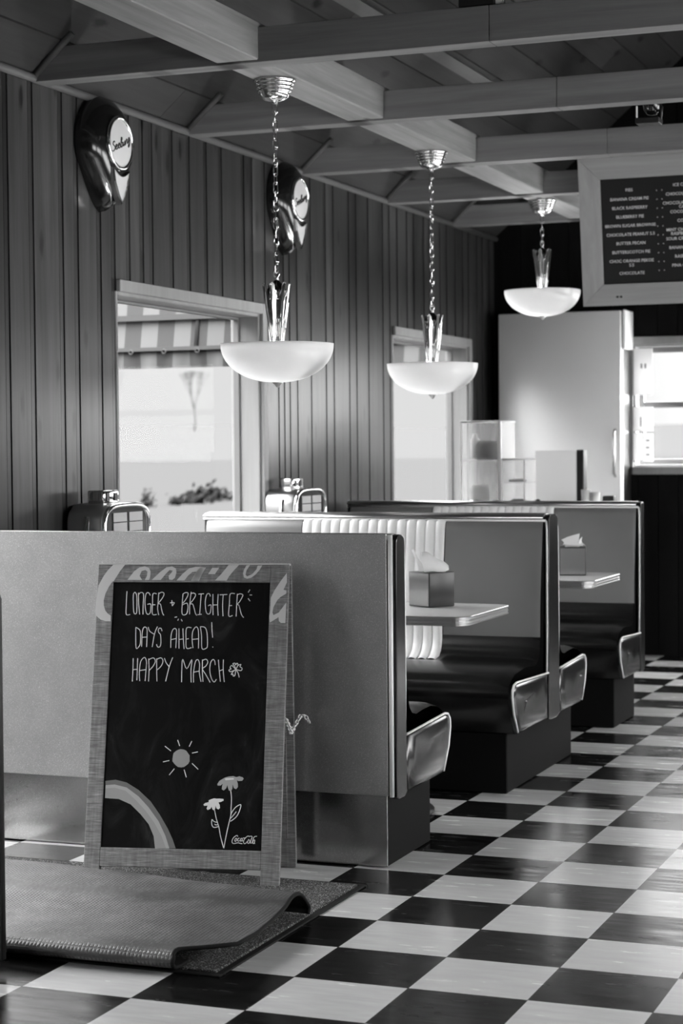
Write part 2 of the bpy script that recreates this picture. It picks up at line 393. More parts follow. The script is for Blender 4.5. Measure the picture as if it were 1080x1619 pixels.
# ------------------------------------------------------------------ mesh helpers
class MB:
    def __init__(self, tint=False):
        self.bm = bmesh.new()
        self.tl = self.bm.loops.layers.float_color.new('tint') if tint else None
        self.tint = 1.0
    def _t(self, faces):
        if self.tl:
            for f in faces:
                for l in f.loops: l[self.tl] = (self.tint,) * 3 + (1,)
    def face(self, pts, smooth=False):
        f = self.bm.faces.new([self.bm.verts.new(p) for p in pts]); f.smooth = smooth; self._t([f]); return f
    def box(self, x0, x1, y0, y1, z0, z1, bev=0.0, seg=2, fn=None):
        P = [(x, y, z) for x in (x0, x1) for y in (y0, y1) for z in (z0, z1)]
        vs = [self.bm.verts.new(p) for p in P]
        fs = [self.bm.faces.new([vs[i] for i in q]) for q in ((0, 1, 3, 2), (4, 6, 7, 5), (0, 4, 5, 1), (2, 3, 7, 6), (0, 2, 6, 4), (1, 5, 7, 3))]
        if bev:
            es = list({e for f in fs for e in f.edges})
            r = bmesh.ops.bevel(self.bm, geom=es, offset=bev, segments=seg, affect='EDGES', profile=0.5)
            fs = list({f for v in r['verts'] for f in v.link_faces} | set(f for f in fs if f.is_valid))
            vs = list({v for f in fs for v in f.verts})
            for f in fs: f.smooth = seg > 1
        self._t(fs)
        if fn:
            for v in vs: v.co = fn(v.co)
        return vs
    def prism(self, pts, axis, a0, a1, smooth=False, bev=0.0):
        """closed outline (two coordinates in order without axis) extruded along the axis"""
        def mk(p, a):
            q = list(p); q.insert('xyz'.index(axis), a); return q
        A = [self.bm.verts.new(mk(p, a0)) for p in pts]; B = [self.bm.verts.new(mk(p, a1)) for p in pts]
        n = len(pts); fs = [self.bm.faces.new(A[::-1]), self.bm.faces.new(B)]
        side = [self.bm.faces.new((A[i], A[(i + 1) % n], B[(i + 1) % n], B[i])) for i in range(n)]
        for f in side: f.smooth = smooth
        if bev:
            es = list(set(list(fs[0].edges) + list(fs[1].edges)))
            r = bmesh.ops.bevel(self.bm, geom=es, offset=bev, segments=2, affect='EDGES', profile=0.5)
        self._t(fs); self._t([f for f in side if f.is_valid])
    def grid(self, rows, smooth=True, closed=False):
        V = [[self.bm.verts.new(p) for p in r] for r in rows]
        fs = []
        for i in range(len(V) - 1):
            n = len(V[i])
            for j in range(n if closed else n - 1):
                k = (j + 1) % n
                fs.append(self.bm.faces.new((V[i][j], V[i][k], V[i + 1][k], V[i + 1][j])))
        for f in fs: f.smooth = smooth
        self._t(fs)
        return V
    def tube(self, path, r, seg=8, closed=False, caps=True):
        path = [Vector(p) for p in path]; n = len(path); rows = []
        up = None
        for i, p in enumerate(path):
            a = path[(i - 1) % n] if (closed or i > 0) else p
            b = path[(i + 1) % n] if (closed or i < n - 1) else p
            t = (b - a).normalized()
            if up is None: up = t.orthogonal().normalized()
            up = (up - t * up.dot(t)); up = up.normalized() if up.length > 1e-6 else t.orthogonal().normalized()
            s = t.cross(up)
            rr = r[i] if isinstance(r, (list, tuple)) else r
            rows.append([p + (up * math.cos(2 * PI * k / seg) + s * math.sin(2 * PI * k / seg)) * rr for k in range(seg)])
        if closed: rows.append(rows[0])
        V = self.grid(rows, True, True)
        if caps and not closed:
            self.bm.faces.new(V[0][::-1]); self.bm.faces.new(V[-1])
        if closed: bmesh.ops.remove_doubles(self.bm, verts=V[0] + V[-1], dist=1e-6)
    def lathe(self, prof, c=(0, 0, 0), seg=32, axis='z', smooth=True):
        rows = []
        for r, h in prof:
            row = []
            for k in range(seg):
                a = 2 * PI * k / seg; p = [r * math.cos(a), r * math.sin(a)]; p.insert('xyz'.index(axis), h)
                row.append((p[0] + c[0], p[1] + c[1], p[2] + c[2]))
            rows.append(row)
        V = self.grid(rows, smooth, True)
        for e, r in ((V[0], prof[0][0]), (V[-1], prof[-1][0])):
            if r < 1e-4: bmesh.ops.remove_doubles(self.bm, verts=e, dist=1e-3)
    def build(self, name, material, parent=None, fn=None, loc=None):
        bm = self.bm
        if fn:
            for v in bm.verts: v.co = fn(v.co)
        bmesh.ops.recalc_face_normals(bm, faces=bm.faces[:])
        me = bpy.data.meshes.new(name); bm.to_mesh(me); bm.free()
        me.materials.append(material)
        o = bpy.data.objects.new(name, me); COL.objects.link(o)
        if parent: o.parent = parent
        if loc: o.location = loc
        return o

def tag(o, label=None, cat=None, group=None, kind=None):
    if label: o['label'] = label
    if cat: o['category'] = cat
    if group: o['group'] = group
    if kind: o['kind'] = kind
    return o
def thing(name, label, cat, loc=(0, 0, 0), rotz=0, group=None):
    o = bpy.data.objects.new(name, None); COL.objects.link(o)
    o.empty_display_size = 0.1; o.location = loc; o.rotation_euler = (0, 0, rotz)
    return tag(o, label, cat, group)
def struct(o, label=None):
    return tag(o, label, None, None, 'structure')
def copy_tree(o, loc, label, parent=None):
    c = o.copy(); COL.objects.link(c)
    if parent: c.parent = parent
    else: c.location = loc; c['label'] = label
    for ch in [x for x in bpy.data.objects if x.parent == o]: copy_tree(ch, None, None, c)
    return c
def rects_minus(a0, a1, z0, z1, holes):
    """rectangle minus the openings, as a list of rectangles"""
    out = [(a0, a1, z0, z1)]
    for h0, h1, k0, k1 in holes:
        nxt = []
        for b0, b1, c0, c1 in out:
            if h1 <= b0 or h0 >= b1 or k1 <= c0 or k0 >= c1: nxt.append((b0, b1, c0, c1)); continue
            if h0 > b0: nxt.append((b0, h0, c0, c1))
            if h1 < b1: nxt.append((h1, b1, c0, c1))
            m0, m1 = max(b0, h0), min(b1, h1)
            if k0 > c0: nxt.append((m0, m1, c0, k0))
            if k1 < c1: nxt.append((m0, m1, k1, c1))
        out = nxt
    return [r for r in out if r[1] - r[0] > 1e-4 and r[3] - r[2] > 1e-4]

# ================================================================== THE ROOM
# ------------------------------------------------------------------ floor
b = MB(); b.box(XL - 0.14, XR + 0.14, YF - 0.14, YB + 0.14, -0.12, 0.0)
struct(b.build('floor', M['floor']))

# ------------------------------------------------------------------ left wall: pine boards with beaded joints
SEAMS = [-7.5]
y = -7.5
while y < 0.45:
    y += random.choice((0.11, 0.15, 0.19, 0.14)); SEAMS.append(y)
SEAMS += [0.62, 0.75, 0.917, 1.092, 1.309, 1.425, 1.605, 1.722, 1.85, 1.97, 2.056, 2.244, 2.41, 2.582, 2.74, 2.982, 3.075, 3.22,
          3.37, 3.44, 3.511, 3.607, 3.788, 3.99, 4.099, 4.322, 4.43, 4.613, 4.843, 4.955, 5.085, 5.25, 5.37, 5.55, 5.66, 5.85, 5.98,
          6.15, 6.30, 6.42, 6.60, 6.72, 6.87, 7.0]
HOLES_L = [(a - 0.001, c + 0.001, d, e) for a, c, d, e in WIN_L + SIDE_L + DOOR_L]
core = MB()
for a0, a1, z0, z1 in rects_minus(YF, YB, 0, 2.74, HOLES_L): core.box(XL - 0.14, XL - 0.012, a0, a1, z0, z1)
core.build('wall_core', M['wall_core'])
wl_ = MB(True)
for a, c in zip(SEAMS[:-1], SEAMS[1:]):
    t = random.uniform(0.55, 1.3)
    for p0, p1, tt in ((a + 0.018, c - 0.020, t), (c - 0.013, c + 0.011, t * 0.6)):
        if p1 - p0 < 0.008: continue
        wl_.tint = tt
        for a0, a1, z0, z1 in rects_minus(p0, min(p1, YB), 0, 2.71, HOLES_L):
            wl_.box(XL - 0.014, XL if tt == t else XL - 0.003, a0, a1, z0, z1)
wall_left = struct(wl_.build('wall_left', M['wall_wood']))
wall_core = bpy.data.objects['wall_core']; wall_core.parent = wall_left

# ------------------------------------------------------------------ other walls
def plank_wall(name, axis, pos, thick, a0, a1, ztop, holes, material, step=0.16):
    w = MB(True); a = a0
    while a < a1 - 1e-3:
        c = min(a + random.choice((step * 0.8, step, step * 1.2)), a1)
        w.tint = random.uniform(0.75, 1.2)
        for b0, b1, z0, z1 in rects_minus(a + 0.0025, c - 0.0025, 0, ztop, holes):
            if axis == 'x': w.box(pos, pos + thick, b0, b1, z0, z1)
            else: w.box(b0, b1, pos, pos + thick, z0, z1)
        a = c
    w.tint = 0.3
    for b0, b1, z0, z1 in rects_minus(a0, a1, 0, ztop, holes):
        if axis == 'x': w.box(pos + thick * 0.3, pos + thick * 0.95, b0, b1, z0, z1)
        else: w.box(b0, b1, pos + thick * 0.3, pos + thick * 0.95, z0, z1)
    return struct(w.build(name, material))
ROOF_T = math.tan(math.radians(41))
RIDGE_X = (XL + XR) / 2
RIDGE_Z = 2.70 + (RIDGE_X - XL) * ROOF_T
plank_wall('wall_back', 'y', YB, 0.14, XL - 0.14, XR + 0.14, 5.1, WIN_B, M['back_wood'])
plank_wall('wall_right', 'x', XR, 0.14, YF, YB, 2.74, WIN_R, M['wall_wood'])
plank_wall('wall_front', 'y', YF - 0.14, 0.14, XL - 0.14, XR + 0.14, 5.1, WIN_F, M['wall_wood'])

# ------------------------------------------------------------------ vaulted ceiling, boards running the length of the room
ce = MB(True)
n = 20
sl = (RIDGE_X - XL) / n
for s in (-1, 1):
    for k in range(n):
        d0, d1 = k * sl + 0.003, (k + 1) * sl - 0.003
        yy = YF
        while yy < YB:
            y1 = min(yy + random.uniform(1.8, 3.6), YB)
            ce.tint = random.uniform(0.7, 1.2)
            P = []
            for (d, dz) in ((d0, 0), (d1, 0), (d1, 0.02), (d0, 0.02)):
                x = XL + d if s < 0 else XR - d
                P.append((x, 2.70 + d * ROOF_T + dz))
            ce.prism(P, 'y', yy + 0.001, y1 - 0.001)
            yy = y1
    ce.tint = 0.25
    x0 = XL - 0.05 if s < 0 else XR + 0.05
    zz = 2.70 - 0.05 * ROOF_T + 0.016
    ce.prism([(x0, zz), (RIDGE_X, RIDGE_Z + 0.016), (RIDGE_X, RIDGE_Z + 0.06), (x0, zz + 0.044)], 'y', YF, YB)
struct(ce.build('ceiling', M['ceil_wood']))
# raised battens over some of the board joints
for i, (d, a0, a1) in enumerate(((0.62, -2.0, 5.0), (1.18, -2.0, 4.5), (1.75, -1.0, 4.0))):
    bt = MB(); x, z = XL + d, 2.70 + d * ROOF_T
    bt.prism([(x, z - 0.001), (x + 0.045, z + 0.045 * ROOF_T - 0.001), (x + 0.045 + 0.01, z + 0.045 * ROOF_T - 0.014), (x + 0.01, z - 0.014)], 'y', a0, a1)
    struct(bt.build('trim_%d' % (i + 10), M['trim_wood']), 'flat wooden batten along the sloping ceiling boards')

# ------------------------------------------------------------------ bead along the wall top and up beside each tie beam
BEAM_Y = [-5.3, -4.02, -2.74, -1.46, -0.18, 1.10, 2.38, 3.66, 4.88, 6.06]
tr = MB()
tr.tube([(XL + 0.012, YF, 2.694), (XL + 0.012, YB, 2.694)], 0.016, 10)
struct(tr.build('trim_1', M['trim_wood']), 'rounded wooden bead along the top of the left wall')
k = 2
for by in BEAM_Y:
    if by < 0: continue
    tr = MB()
    tr.tube([(XL + 0.014, by - 0.004, 2.70), (XL + 0.175, by - 0.004, 2.70 + 0.165 * ROOF_T)], 0.014, 10)
    struct(tr.build('trim_%d' % k, M['trim_wood']), 'short rounded bead rising beside a tie beam'); k += 1

# ------------------------------------------------------------------ tie beams and the long beam
BZ0, BZ1, BW = 2.68, 2.80, 0.09
JOINT = {1.10: -0.29, 2.38: -0.396, 3.66: -0.493}
NAMES = {1.10: 'nearest pine tie beam crossing the ceiling above the first lamp chain',
         2.38: 'second pine tie beam, between the nearest two hanging lamps',
         3.66: 'third pine tie beam, just in front of the menu board',
         4.88: 'fourth pine tie beam, carrying the menu board',
         6.06: 'farthest pine tie beam, behind the smallest hanging lamp'}
for by in BEAM_Y:
    jx = JOINT.get(by)
    bm_ = MB()
    ends = [(XL + 0.002, XR - 0.002)] if jx is None else [(XL + 0.002, jx - 0.0012), (jx + 0.0012, XR - 0.002)]
    for x0, x1 in ends: bm_.box(x0, x1, by, by + BW, BZ0, BZ1, 0.0015, 1)
    o = bm_.build('ceiling_beam', M['beam_wood'])
    tag(o, NAMES.get(by, 'pine tie beam nearer than the picture, above the entrance'), 'beam', 'pine tie beams')
lb = MB(); lb.box(-1.285, -1.125, -5.2, 6.06, 2.688, 2.82, 0.004, 1)
o = lb.build('long_beam', M['long_wood'])
tag(o, 'long pine beam running the length of the room that carries the hanging lamps', 'beam')

# ------------------------------------------------------------------ windows
def window(name, axis, pos, a0, a1, z0, z1, inward, casing=0.045, mull=(), rail=(), left_casing=True, sw=0.035):
    """axis: the wall's normal; inward +1 / -1 towards the room; opening in a wall 0.14 deep"""
    root = thing(name, None, None); struct(root)
    out = pos - inward * 0.14
    def bx(mb, p0, p1, b0, b1, c0, c1, bev=0.003):
        lo, hi = min(p0, p1), max(p0, p1)
        if axis == 'x': mb.box(lo, hi, b0, b1, c0, c1, bev, 1)
        else: mb.box(b0, b1, lo, hi, c0, c1, bev, 1)
    t = 0.018
    j = MB()
    bx(j, out, pos + inward * 0.001, a0, a0 + t, z0, z1); bx(j, out, pos + inward * 0.001, a1 - t, a1, z0, z1)
    bx(j, out, pos + inward * 0.001, a0 + t, a1 - t, z1 - t, z1); bx(j, out, pos + inward * 0.001, a0 + t, a1 - t, z0, z0 + t)
    j.build('jamb', M['pale_wood'], root)
    c = MB(); p1 = pos + inward * 0.02
    if left_casing: bx(c, pos, p1, a0 - casing, a0 + 0.004, z0 - casing, z1 + casing)
    bx(c, pos, p1, a1 - 0.004, a1 + casing, z0 - casing, z1 + casing)
    bx(c, pos, p1, a0 + 0.004, a1 - 0.004, z1 - 0.004, z1 + casing)
    bx(c, pos, p1 + inward * 0.03, a0 + 0.004, a1 - 0.004, z0 - casing, z0 + 0.004)
    c.build('casing', M['pale_wood'], root)
    s = MB(); s0, s1 = out + inward * 0.015, out + inward * 0.045
    w = sw
    bx(s, s0, s1, a0 + t, a0 + t + w, z0 + t, z1 - t); bx(s, s0, s1, a1 - t - w, a1 - t, z0 + t, z1 - t)
    bx(s, s0, s1, a0 + t + w, a1 - t - w, z1 - t - w, z1 - t); bx(s, s0, s1, a0 + t + w, a1 - t - w, z0 + t, z0 + t + w)
    for mm in mull: bx(s, s0, s1, mm - 0.02, mm + 0.02, z0 + t + w, z1 - t - w)
    for rr_ in rail: bx(s, s0, s1, a0 + t + w, a1 - t - w, rr_ - 0.02, rr_ + 0.02)
    s.build('sash', M['sash'], root)
    g = MB(); q = out + inward * 0.03
    A = [(q, a0 + t, z0 + t), (q, a1 - t, z0 + t), (q, a1 - t, z1 - t), (q, a0 + t, z1 - t)]
    g.face(A if axis == 'x' else [(y, x, z) for x, y, z in A])
    g.build('pane', M['pane'], root)
    return root
window('window_1', 'x', XL, *WIN_L[0], 1, left_casing=False, sw=0.012)
window('window_2', 'x', XL, *WIN_L[1], 1, left_casing=False, sw=0.012)
window('window_3', 'x', XL, *SIDE_L[0], 1)
window('window_4', 'y', YB, *WIN_B[0], -1, rail=(1.60,))
for i, w_ in enumerate(WIN_R): window('window_%d' % (5 + i), 'x', XR, *w_, -1)
for i, w_ in enumerate(WIN_F): window('window_%d' % (11 + i), 'y', YF, *w_, 1)
window('window_13', 'x', XL, *WIN_L[2], 1)
# glazed entrance door in the left wall, beside the mat
a0, a1, z0, z1 = DOOR_L[0]
dr = thing('door_1', None, None); struct(dr)
d = MB()
for q in ((a0, a0 + 0.09, 0.004, z1), (a1 - 0.09, a1, 0.004, z1), (a0 + 0.09, a1 - 0.09, z1 - 0.1, z1), (a0 + 0.09, a1 - 0.09, 0.004, 0.07)):
    d.box(XL - 0.10, XL - 0.055, *q, 0.003, 1)
d.build('door_frame', M['pale_wood'], dr)
d = MB(); d.face([(XL - 0.08, a0 + 0.09, 0.07), (XL - 0.08, a1 - 0.09, 0.07), (XL - 0.08, a1 - 0.09, z1 - 0.1), (XL - 0.08, a0 + 0.09, z1 - 0.1)])
d.build('pane', M['pane'], dr)
d = MB(); d.tube([(XL - 0.055, a0 + 0.05, 1.0), (XL - 0.02, a0 + 0.05, 1.0), (XL - 0.02, a0 + 0.05, 1.25), (XL - 0.055, a0 + 0.05, 1.25)], 0.01, 8)
d.build('door_handle', M['chrome'], dr)

# ------------------------------------------------------------------ outside
b = MB(); b.box(-320, XL - 0.2, -60, 330, -0.4, -0.1)
struct(b.build('ground', M['snow']), 'pale open ground outside the windows')
h = MB(); rows = []
for v, z in ((0, -0.4), (0.4, 2.2), (0.8, 4.6), (1.0, 5.2), (1.4, 4.0)):
    rows.append([(-260 + 23 * i - 20 * v, 190 + 9 * i + 40 * v, z * (1 + 0.10 * math.sin(i * 1.3)) if z > 0 else z) for i in range(14)])
h.grid(rows); struct(h.build('distant_hill', M['hill']), 'low pale hill line across the open ground')

M['awn_bar'] = mat('awning_bar', 0.04, 0.7)
M['awn_white'] = mat('awning_white', 0.11, 0.9)
def canopy(x0, x1, y0, z0, label, w, off):
    root = thing('awning', label, 'awning', (x0, y0, 0), 0, 'striped outdoor awnings')
    W = x1 - x0; run, rise = 0.10, 0.52
    f = MB(); seg = 24
    vs_ = (0, 0.17, 0.34, 0.5, 0.67, 1.0)
    cut = lambda v: 0.02 + max(0.0, v - 0.30) * 0.75      # the cloth's end edge slopes in above the bar
    f.grid([[(cut(v) + (W - cut(v)) * i / seg, run * v, z0 + rise * v) for i in range(seg + 1)] for v in vs_])
    f.build('cloth', stripes('awning_stripe', 'X', w, off), root)
    v = MB()
    v.grid([[(W * i / 60, -0.004 + 0.01 * math.sin(i * 0.9) * k, z0 - 0.012 - 0.10 * k) for i in range(61)] for k in (0, 0.5, 1.0)])
    v.build('valance', stripes('valance_stripe', 'X', w, off), root)
    for k_ in range(4):   # light rafters of the end slope, rising away to the right
        e = MB(); xk = -0.22 + 0.135 * k_
        A = Vector((xk, 0.10, z0 + .155)); B = Vector((xk + .42, 0.22, z0 + .155 + .30))
        dz = Vector((0, 0, .022)); dy = Vector((0, .02, 0)); off_ = Vector((.028, 0, -.02))
        R0 = [A - off_, A - off_ + dy, A + off_ + dy, A + off_]; R1 = [p + (B - A) for p in R0]
        e.grid([R0, R1], False, True); e.face(R0); e.face(R1); e.build('rafter', M['awn_white' if k_ % 2 else 'grey'], root)
    br = MB()
    br.box(-0.02, W, -0.03, 0.0, z0 - 0.02, z0 + 0.0)
    br.box(-0.02, W, 0.0, 0.025, z0 + 0.145, z0 + 0.175)
    for px in (W * 0.55,):
        br.tube([(px, 0.0, z0), (px, run, z0 + rise)], 0.014, 6)
    br.build('frame', M['awn_bar'], root)
    for i in range(6):
        c = MB(); px = W * (i + 0.4) / 6
        c.tube([(px + 0.011 * math.cos(t), -0.03, z0 - 0.025 + 0.011 * math.sin(t)) for t in [k * PI / 5 for k in range(10)]], 0.004, 6, True)
        c.build('hook', M['awn_bar'], root)
    p = MB()
    for px in (W - 0.02,): p.box(px - 0.02, px + 0.02, run - 0.02, run + 0.02, -0.1, z0 + rise)
    p.build('post', M['white'], root)
    return root
canopy(-3.48, -2.30, 4.15, 1.885, 'striped awning with short valance outside the nearest window', 0.098, 0.38)
canopy(-3.05, -2.30, 7.6, 1.93, 'striped awning outside the window nearest the refrigerator', 0.11, 0.2)

# leafless tree, and low bushes out on the open ground
def tree(loc, h):
    t = MB()
    def grow(p, d, l, r, n):
        q = p + d * l
        t.tube([p, (p + q) / 2 + Vector((random.uniform(-.06, .06) * l, 0, 0)), q], [r, r * .85, r * .7], 6)
        if n:
            for _ in range(3):
                dd = (d + Vector((random.uniform(-.5, .5), random.uniform(-.5, .5), random.uniform(.1, .5)))).normalized()
                grow(q, dd, l * .68, r * .62, n - 1)
    grow(Vector((0, 0, -1.0)), Vector((0, 0, 1)), h * 0.40, 0.11, 5)
    o = t.build('bare_tree', M['bark'], None, None, loc)
    tag(o, 'leafless tree on the far hill seen through the nearest window', 'tree')
tree((-112, 232, 5.0), 7.5)
def bush(loc, r, hgt, label, n=220):
    bu = MB()
    for i in range(n):
        a = Vector((random.gauss(0, r * .45), random.gauss(0, r * .45), abs(random.gauss(hgt * .35, hgt * .3)) + 0.02))
        n_ = Vector((random.uniform(-1, 1), random.uniform(-1, 1), random.uniform(-1, 1))).normalized()
        u_ = n_.orthogonal() * max(r * 0.22, .035); v_ = n_.cross(u_).normalized() * max(r * 0.12, .022)
        bu.face([a - u_, a - v_, a + u_, a + v_])
    o = bu.build('bush', M['leaf'], None, None, loc); tag(o, label, 'bush', 'bushes outside the nearest window')
bush((-20.3, 37.8, -0.1), 0.16, 0.40, 'small round bush far out on the open ground, just above the nearest jukebox', 260)
bush((-20.6, 41.3, -0.1), 0.45, 0.30, 'wide low bush far out on the open ground, middle of the three low ones')
bush((-20.5, 39.9, -0.1), 0.2, 0.22, 'smallest low bush far out on the open ground, left of the other low ones')
bush((-21.2, 43.6, -0.1), 0.45, 0.40, 'low bush far out on the open ground, nearest the right window jamb')

# ================================================================== BOOTHS
BX0, BX1 = -0.75, 0.78         # local x of the two ends (booth centre at x = -1.24)
WX0, WX1 = -0.279, 0.353       # white channelled strip
FRONT = 0.54

def upholstery_profile(F):
    back = [(.086, 1.036), (.100, 1.024), (.108, 1.0), (.114, .96), (.122, .90), (.134, .82), (.144, .74), (.150, .67), (.152, .61), (.153, .57)]
    seat = [(.153, .57), (.158, .535), (.170, .508), (.194, .487), (.235, .472), (.30, .468), (.38, .466), (F - .09, .460), (F - .045, .450), (F - .015, .432), (F, .405), (F - .004, .37), (F - .022, .32), (F - .075, .238)]  # seat's black runs up the lower back, in place of shade there
    return back, seat

def puff(x, amt=0.018, w=0.06):
    """cushion edge falls away towards the ends"""
    d = min(x - BX0, BX1 - 0.012 - x)
    return 0.0 if d > w else amt * (1 - math.sqrt(max(0, 1 - (1 - max(d, 0) / w) ** 2)))

def booth_half(root, s, F, nearest=False):
    """one bench facing s (+1 away from the camera, -1 towards it)"""
    back, seat = upholstery_profile(F)
    xs = [BX0 + 0.02, BX0 + 0.04, BX0 + 0.08, BX0 + 0.14, WX0 - 0.004]
    xr = [WX1 + 0.004, 0.45, 0.55, 0.63, 0.68, 0.71, 0.73, 0.745, 0.757, 0.764]
    for side, X in (('left', xs), ('right', xr)):
        b = MB(); b.grid([[(x, s * (d - puff(x, .012, .09)), z) for x in X] for d, z in back])
        b.build('backrest', M['vinyl_back'], root)
    # white channels
    b = MB(); nch = 15; w = (WX1 - WX0) / nch; X = []
    for i in range(nch):
        for k in range(8): X.append((WX0 + w * (i + k / 8.0), math.sin(PI * k / 8.0) ** 0.6 * 0.010))
    X.append((WX1, 0.0))
    prof = back + [(.158, .535), (.170, .508), (.194, .487), (.235, .473)]
    b.grid([[(x, s * (d + h * (0.8 if z > .5 else .5)), z + h * (1.0 if z < .52 else 0.2)) for x, h in X] for d, z in prof])
    b.build('channelled_panel', M['vinyl_white'], root)
    # seat cushion with a soft crown
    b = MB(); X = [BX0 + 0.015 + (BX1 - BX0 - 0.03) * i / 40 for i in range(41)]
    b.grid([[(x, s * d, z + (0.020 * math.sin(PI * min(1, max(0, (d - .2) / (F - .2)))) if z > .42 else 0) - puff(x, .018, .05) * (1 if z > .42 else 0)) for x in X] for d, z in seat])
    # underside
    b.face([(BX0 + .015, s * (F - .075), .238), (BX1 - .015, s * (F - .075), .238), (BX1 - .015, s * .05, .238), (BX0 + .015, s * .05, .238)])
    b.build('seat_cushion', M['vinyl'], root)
    # seat end cheek, slightly puffed
    out = [(.088, .236), (F - .078, .236), (F - .022, .32), (F - .004, .37), (F - .001, .402), (F - .018, .424), (F - .05, .432), (.088, .418)]
    b = MB(); cx = (sum(p[0] for p in out) / len(out), sum(p[1] for p in out) / len(out))
    rows = []
    for t, x in ((1.0, BX1 - .018), (1.0, BX1 - .004), (.93, BX1 + .004), (.75, BX1 + .010), (.4, BX1 + .013), (.02, BX1 + .014)):
        rows.append([(x + 0.003 * math.sin(9 * (p[1] + t)) * (t < .9), s * (cx[0] + (p[0] - cx[0]) * t), cx[1] + (p[1] - cx[1]) * t) for p in out])
    b.grid(rows, True, True); b.face([(x, y, z) for x, y, z in rows[-1]])
    b.build('seat_end', M['vinyl'], root)
    b = MB()
    b.tube([(BX1 + .002, s * p[0], p[1] + .003) for p in [(.09, .418), (F - .06, .433), (F - .025, .427), (F - .004, .408), (F - .001, .38), (F - .020, .32), (F - .076, .240)]], 0.0042, 8)
    b.tube([(BX1 - .004, s * .091, .42), (BX1 - .002, s * .090, .60), (BX1 - .002, s * .088, .85), (BX1 - .003, s * .086, 1.0), (BX1 - .006, s * .084, 1.036)], 0.0042, 8)
    b.tube([(BX0, s * .088, 1.037), (BX1 - .006, s * .088, 1.037)], 0.0050, 8)
    b.build('piping', M['piping'], root)

def booth(y, halves, flat, label, F=FRONT, F_near=None):
    root = thing('booth_bench', label, 'bench', (-1.24, y, 0), 0, 'diner booth benches')
    lo = -.088 if -1 in halves else -.010
    hi = .088 if 1 in halves else .010
    for s in halves: booth_half(root, s, F_near if (s < 0 and F_near) else F)
    # plinth
    b = MB(); p0 = -(F_near or F) + .085 if -1 in halves else .028
    p1 = F - .08 if 1 in halves else -.028
    if -1 not in halves: p0 = .035
    if 1 not in halves: p1 = -.02
    b.box(BX0 + .01, .735, p0, p1, 0.002, .237, 0.004, 1)
    b.build('plinth', M['kick'], root)
    # core and end caps
    b = MB(); b.box(BX0 + .004, BX1 - .02, lo + .006, hi - .004, .236, 1.042)
    b.build('back_core', M['black'], root)
    for e, x0, x1 in (('r', BX1 - .022, BX1 + .004), ('l', BX0 - .004, BX0 + .016)):
        b = MB(); mid = (lo + hi) / 2; h0 = (hi - lo) / 2
        out = [(mid - h0 * 1.0, .236), (mid - h0 * .55, .226), (mid + h0 * .55, .226), (mid + h0 * 1.0, .236)]
        for t in range(0, 9):
            a = PI * t / 8; out.append((mid + h0 * .80 * math.cos(a), 1.040 + .022 * math.sin(a)))
        b.prism(out, 'x', x0, x1, True, 0.004); b.build('end_cap', M['vinyl'], root)
    b = MB(); prof = []
    for t in range(0, 9):
        a = PI * t / 8; prof.append(((lo + hi) / 2 + (hi - lo) / 2 * .96 * math.cos(a), 1.045 + .020 * math.sin(a)))
    b.prism(prof, 'x', BX0 - .006, BX1 - .020, True); b.build('top_cap', M['chrome_dull'], root)
    if flat:
        b = MB(); b.box(BX0 - .003, BX1 - .024, lo - .006, lo + .006, .238, 1.066, .002, 1); b.build('laminate_back', M['panel'], root)
        b = MB(); b.tube([(BX1 - .012, lo - .004, .236), (BX1 - .012, lo - .004, 1.062)], 0.0075, 10); b.build('edge_welt', M['piping'], root)
        b = MB(); b.box(BX0, .7352, p0 - .008, p0 + .0005, .004, .232); b.build('kick_sheet', M['kick_sheet'], root)
    return root
booth(.612, (1,), True, 'nearest booth bench, its flat speckled back behind the chalkboard sign')
booth(2.53, (-1, 1), False, 'double sided booth bench with white channels, in the middle of the row', F_near=.615)
booth(4.265, (-1,), False, 'farthest booth bench, single sided, in front of the refrigerator')

# ------------------------------------------------------------------ tables
def table(loc, label):
    root = thing('dining_table', label, 'table', loc, 0, 'booth tables')
    x0, x1, hw, r = -.77, .815, .285, .06
    def outline(e):
        P = [(x0, -hw - e), ]
        for k in range(9):
            a = -PI / 2 + PI / 2 * k / 8; P.append((x1 - r + (r + e) * math.cos(a), -hw + r + (r + e) * math.sin(a)))
        for k in range(9):
            a = PI / 2 * k / 8; P.append((x1 - r + (r + e) * math.cos(a), hw - r + (r + e) * math.sin(a)))
        P.append((x0, hw + e)); return P
    b = MB(); b.prism(outline(-.002), 'z', .722, .750); b.build('tabletop', M['top'], root)
    b = MB(); rows = []
    for z, e in ((.718, -.001), (.719, .003), (.724, .003), (.726, .0005), (.729, .0005), (.731, .003), (.735, .003), (.737, .0005), (.740, .0005), (.742, .003), (.748, .003), (.7505, .0015), (.7505, -.001)):
        rows.append([(p[0], p[1], z) for p in outline(e)])
    b.grid(rows, False, False); b.build('edge_band', M['chrome_dull'], root)
    b = MB(); b.lathe([(.04, .03), (.036, .05), (.036, .70), (.09, .715), (.09, .722)], (.35, 0, 0), 24); b.build('pedestal', M['chrome_dull'], root)
    b = MB(); b.lathe([(.0, .001), (.24, .001), (.24, .012), (.05, .035), (0, .035)], (.35, 0, 0), 32); b.build('foot', M['black'], root)
    b = MB(); b.box(x0 + .002, x0 + .03, -.25, .25, .66, .722); b.build('wall_cleat', M['black'], root)
    return root
t1 = table((-1.24, 1.515, 0), 'booth table between the nearest bench and the double bench, edge towards the aisle')
t2 = copy_tree(t1, (-1.24, 3.345, 0), 'booth table between the double bench and the farthest bench')

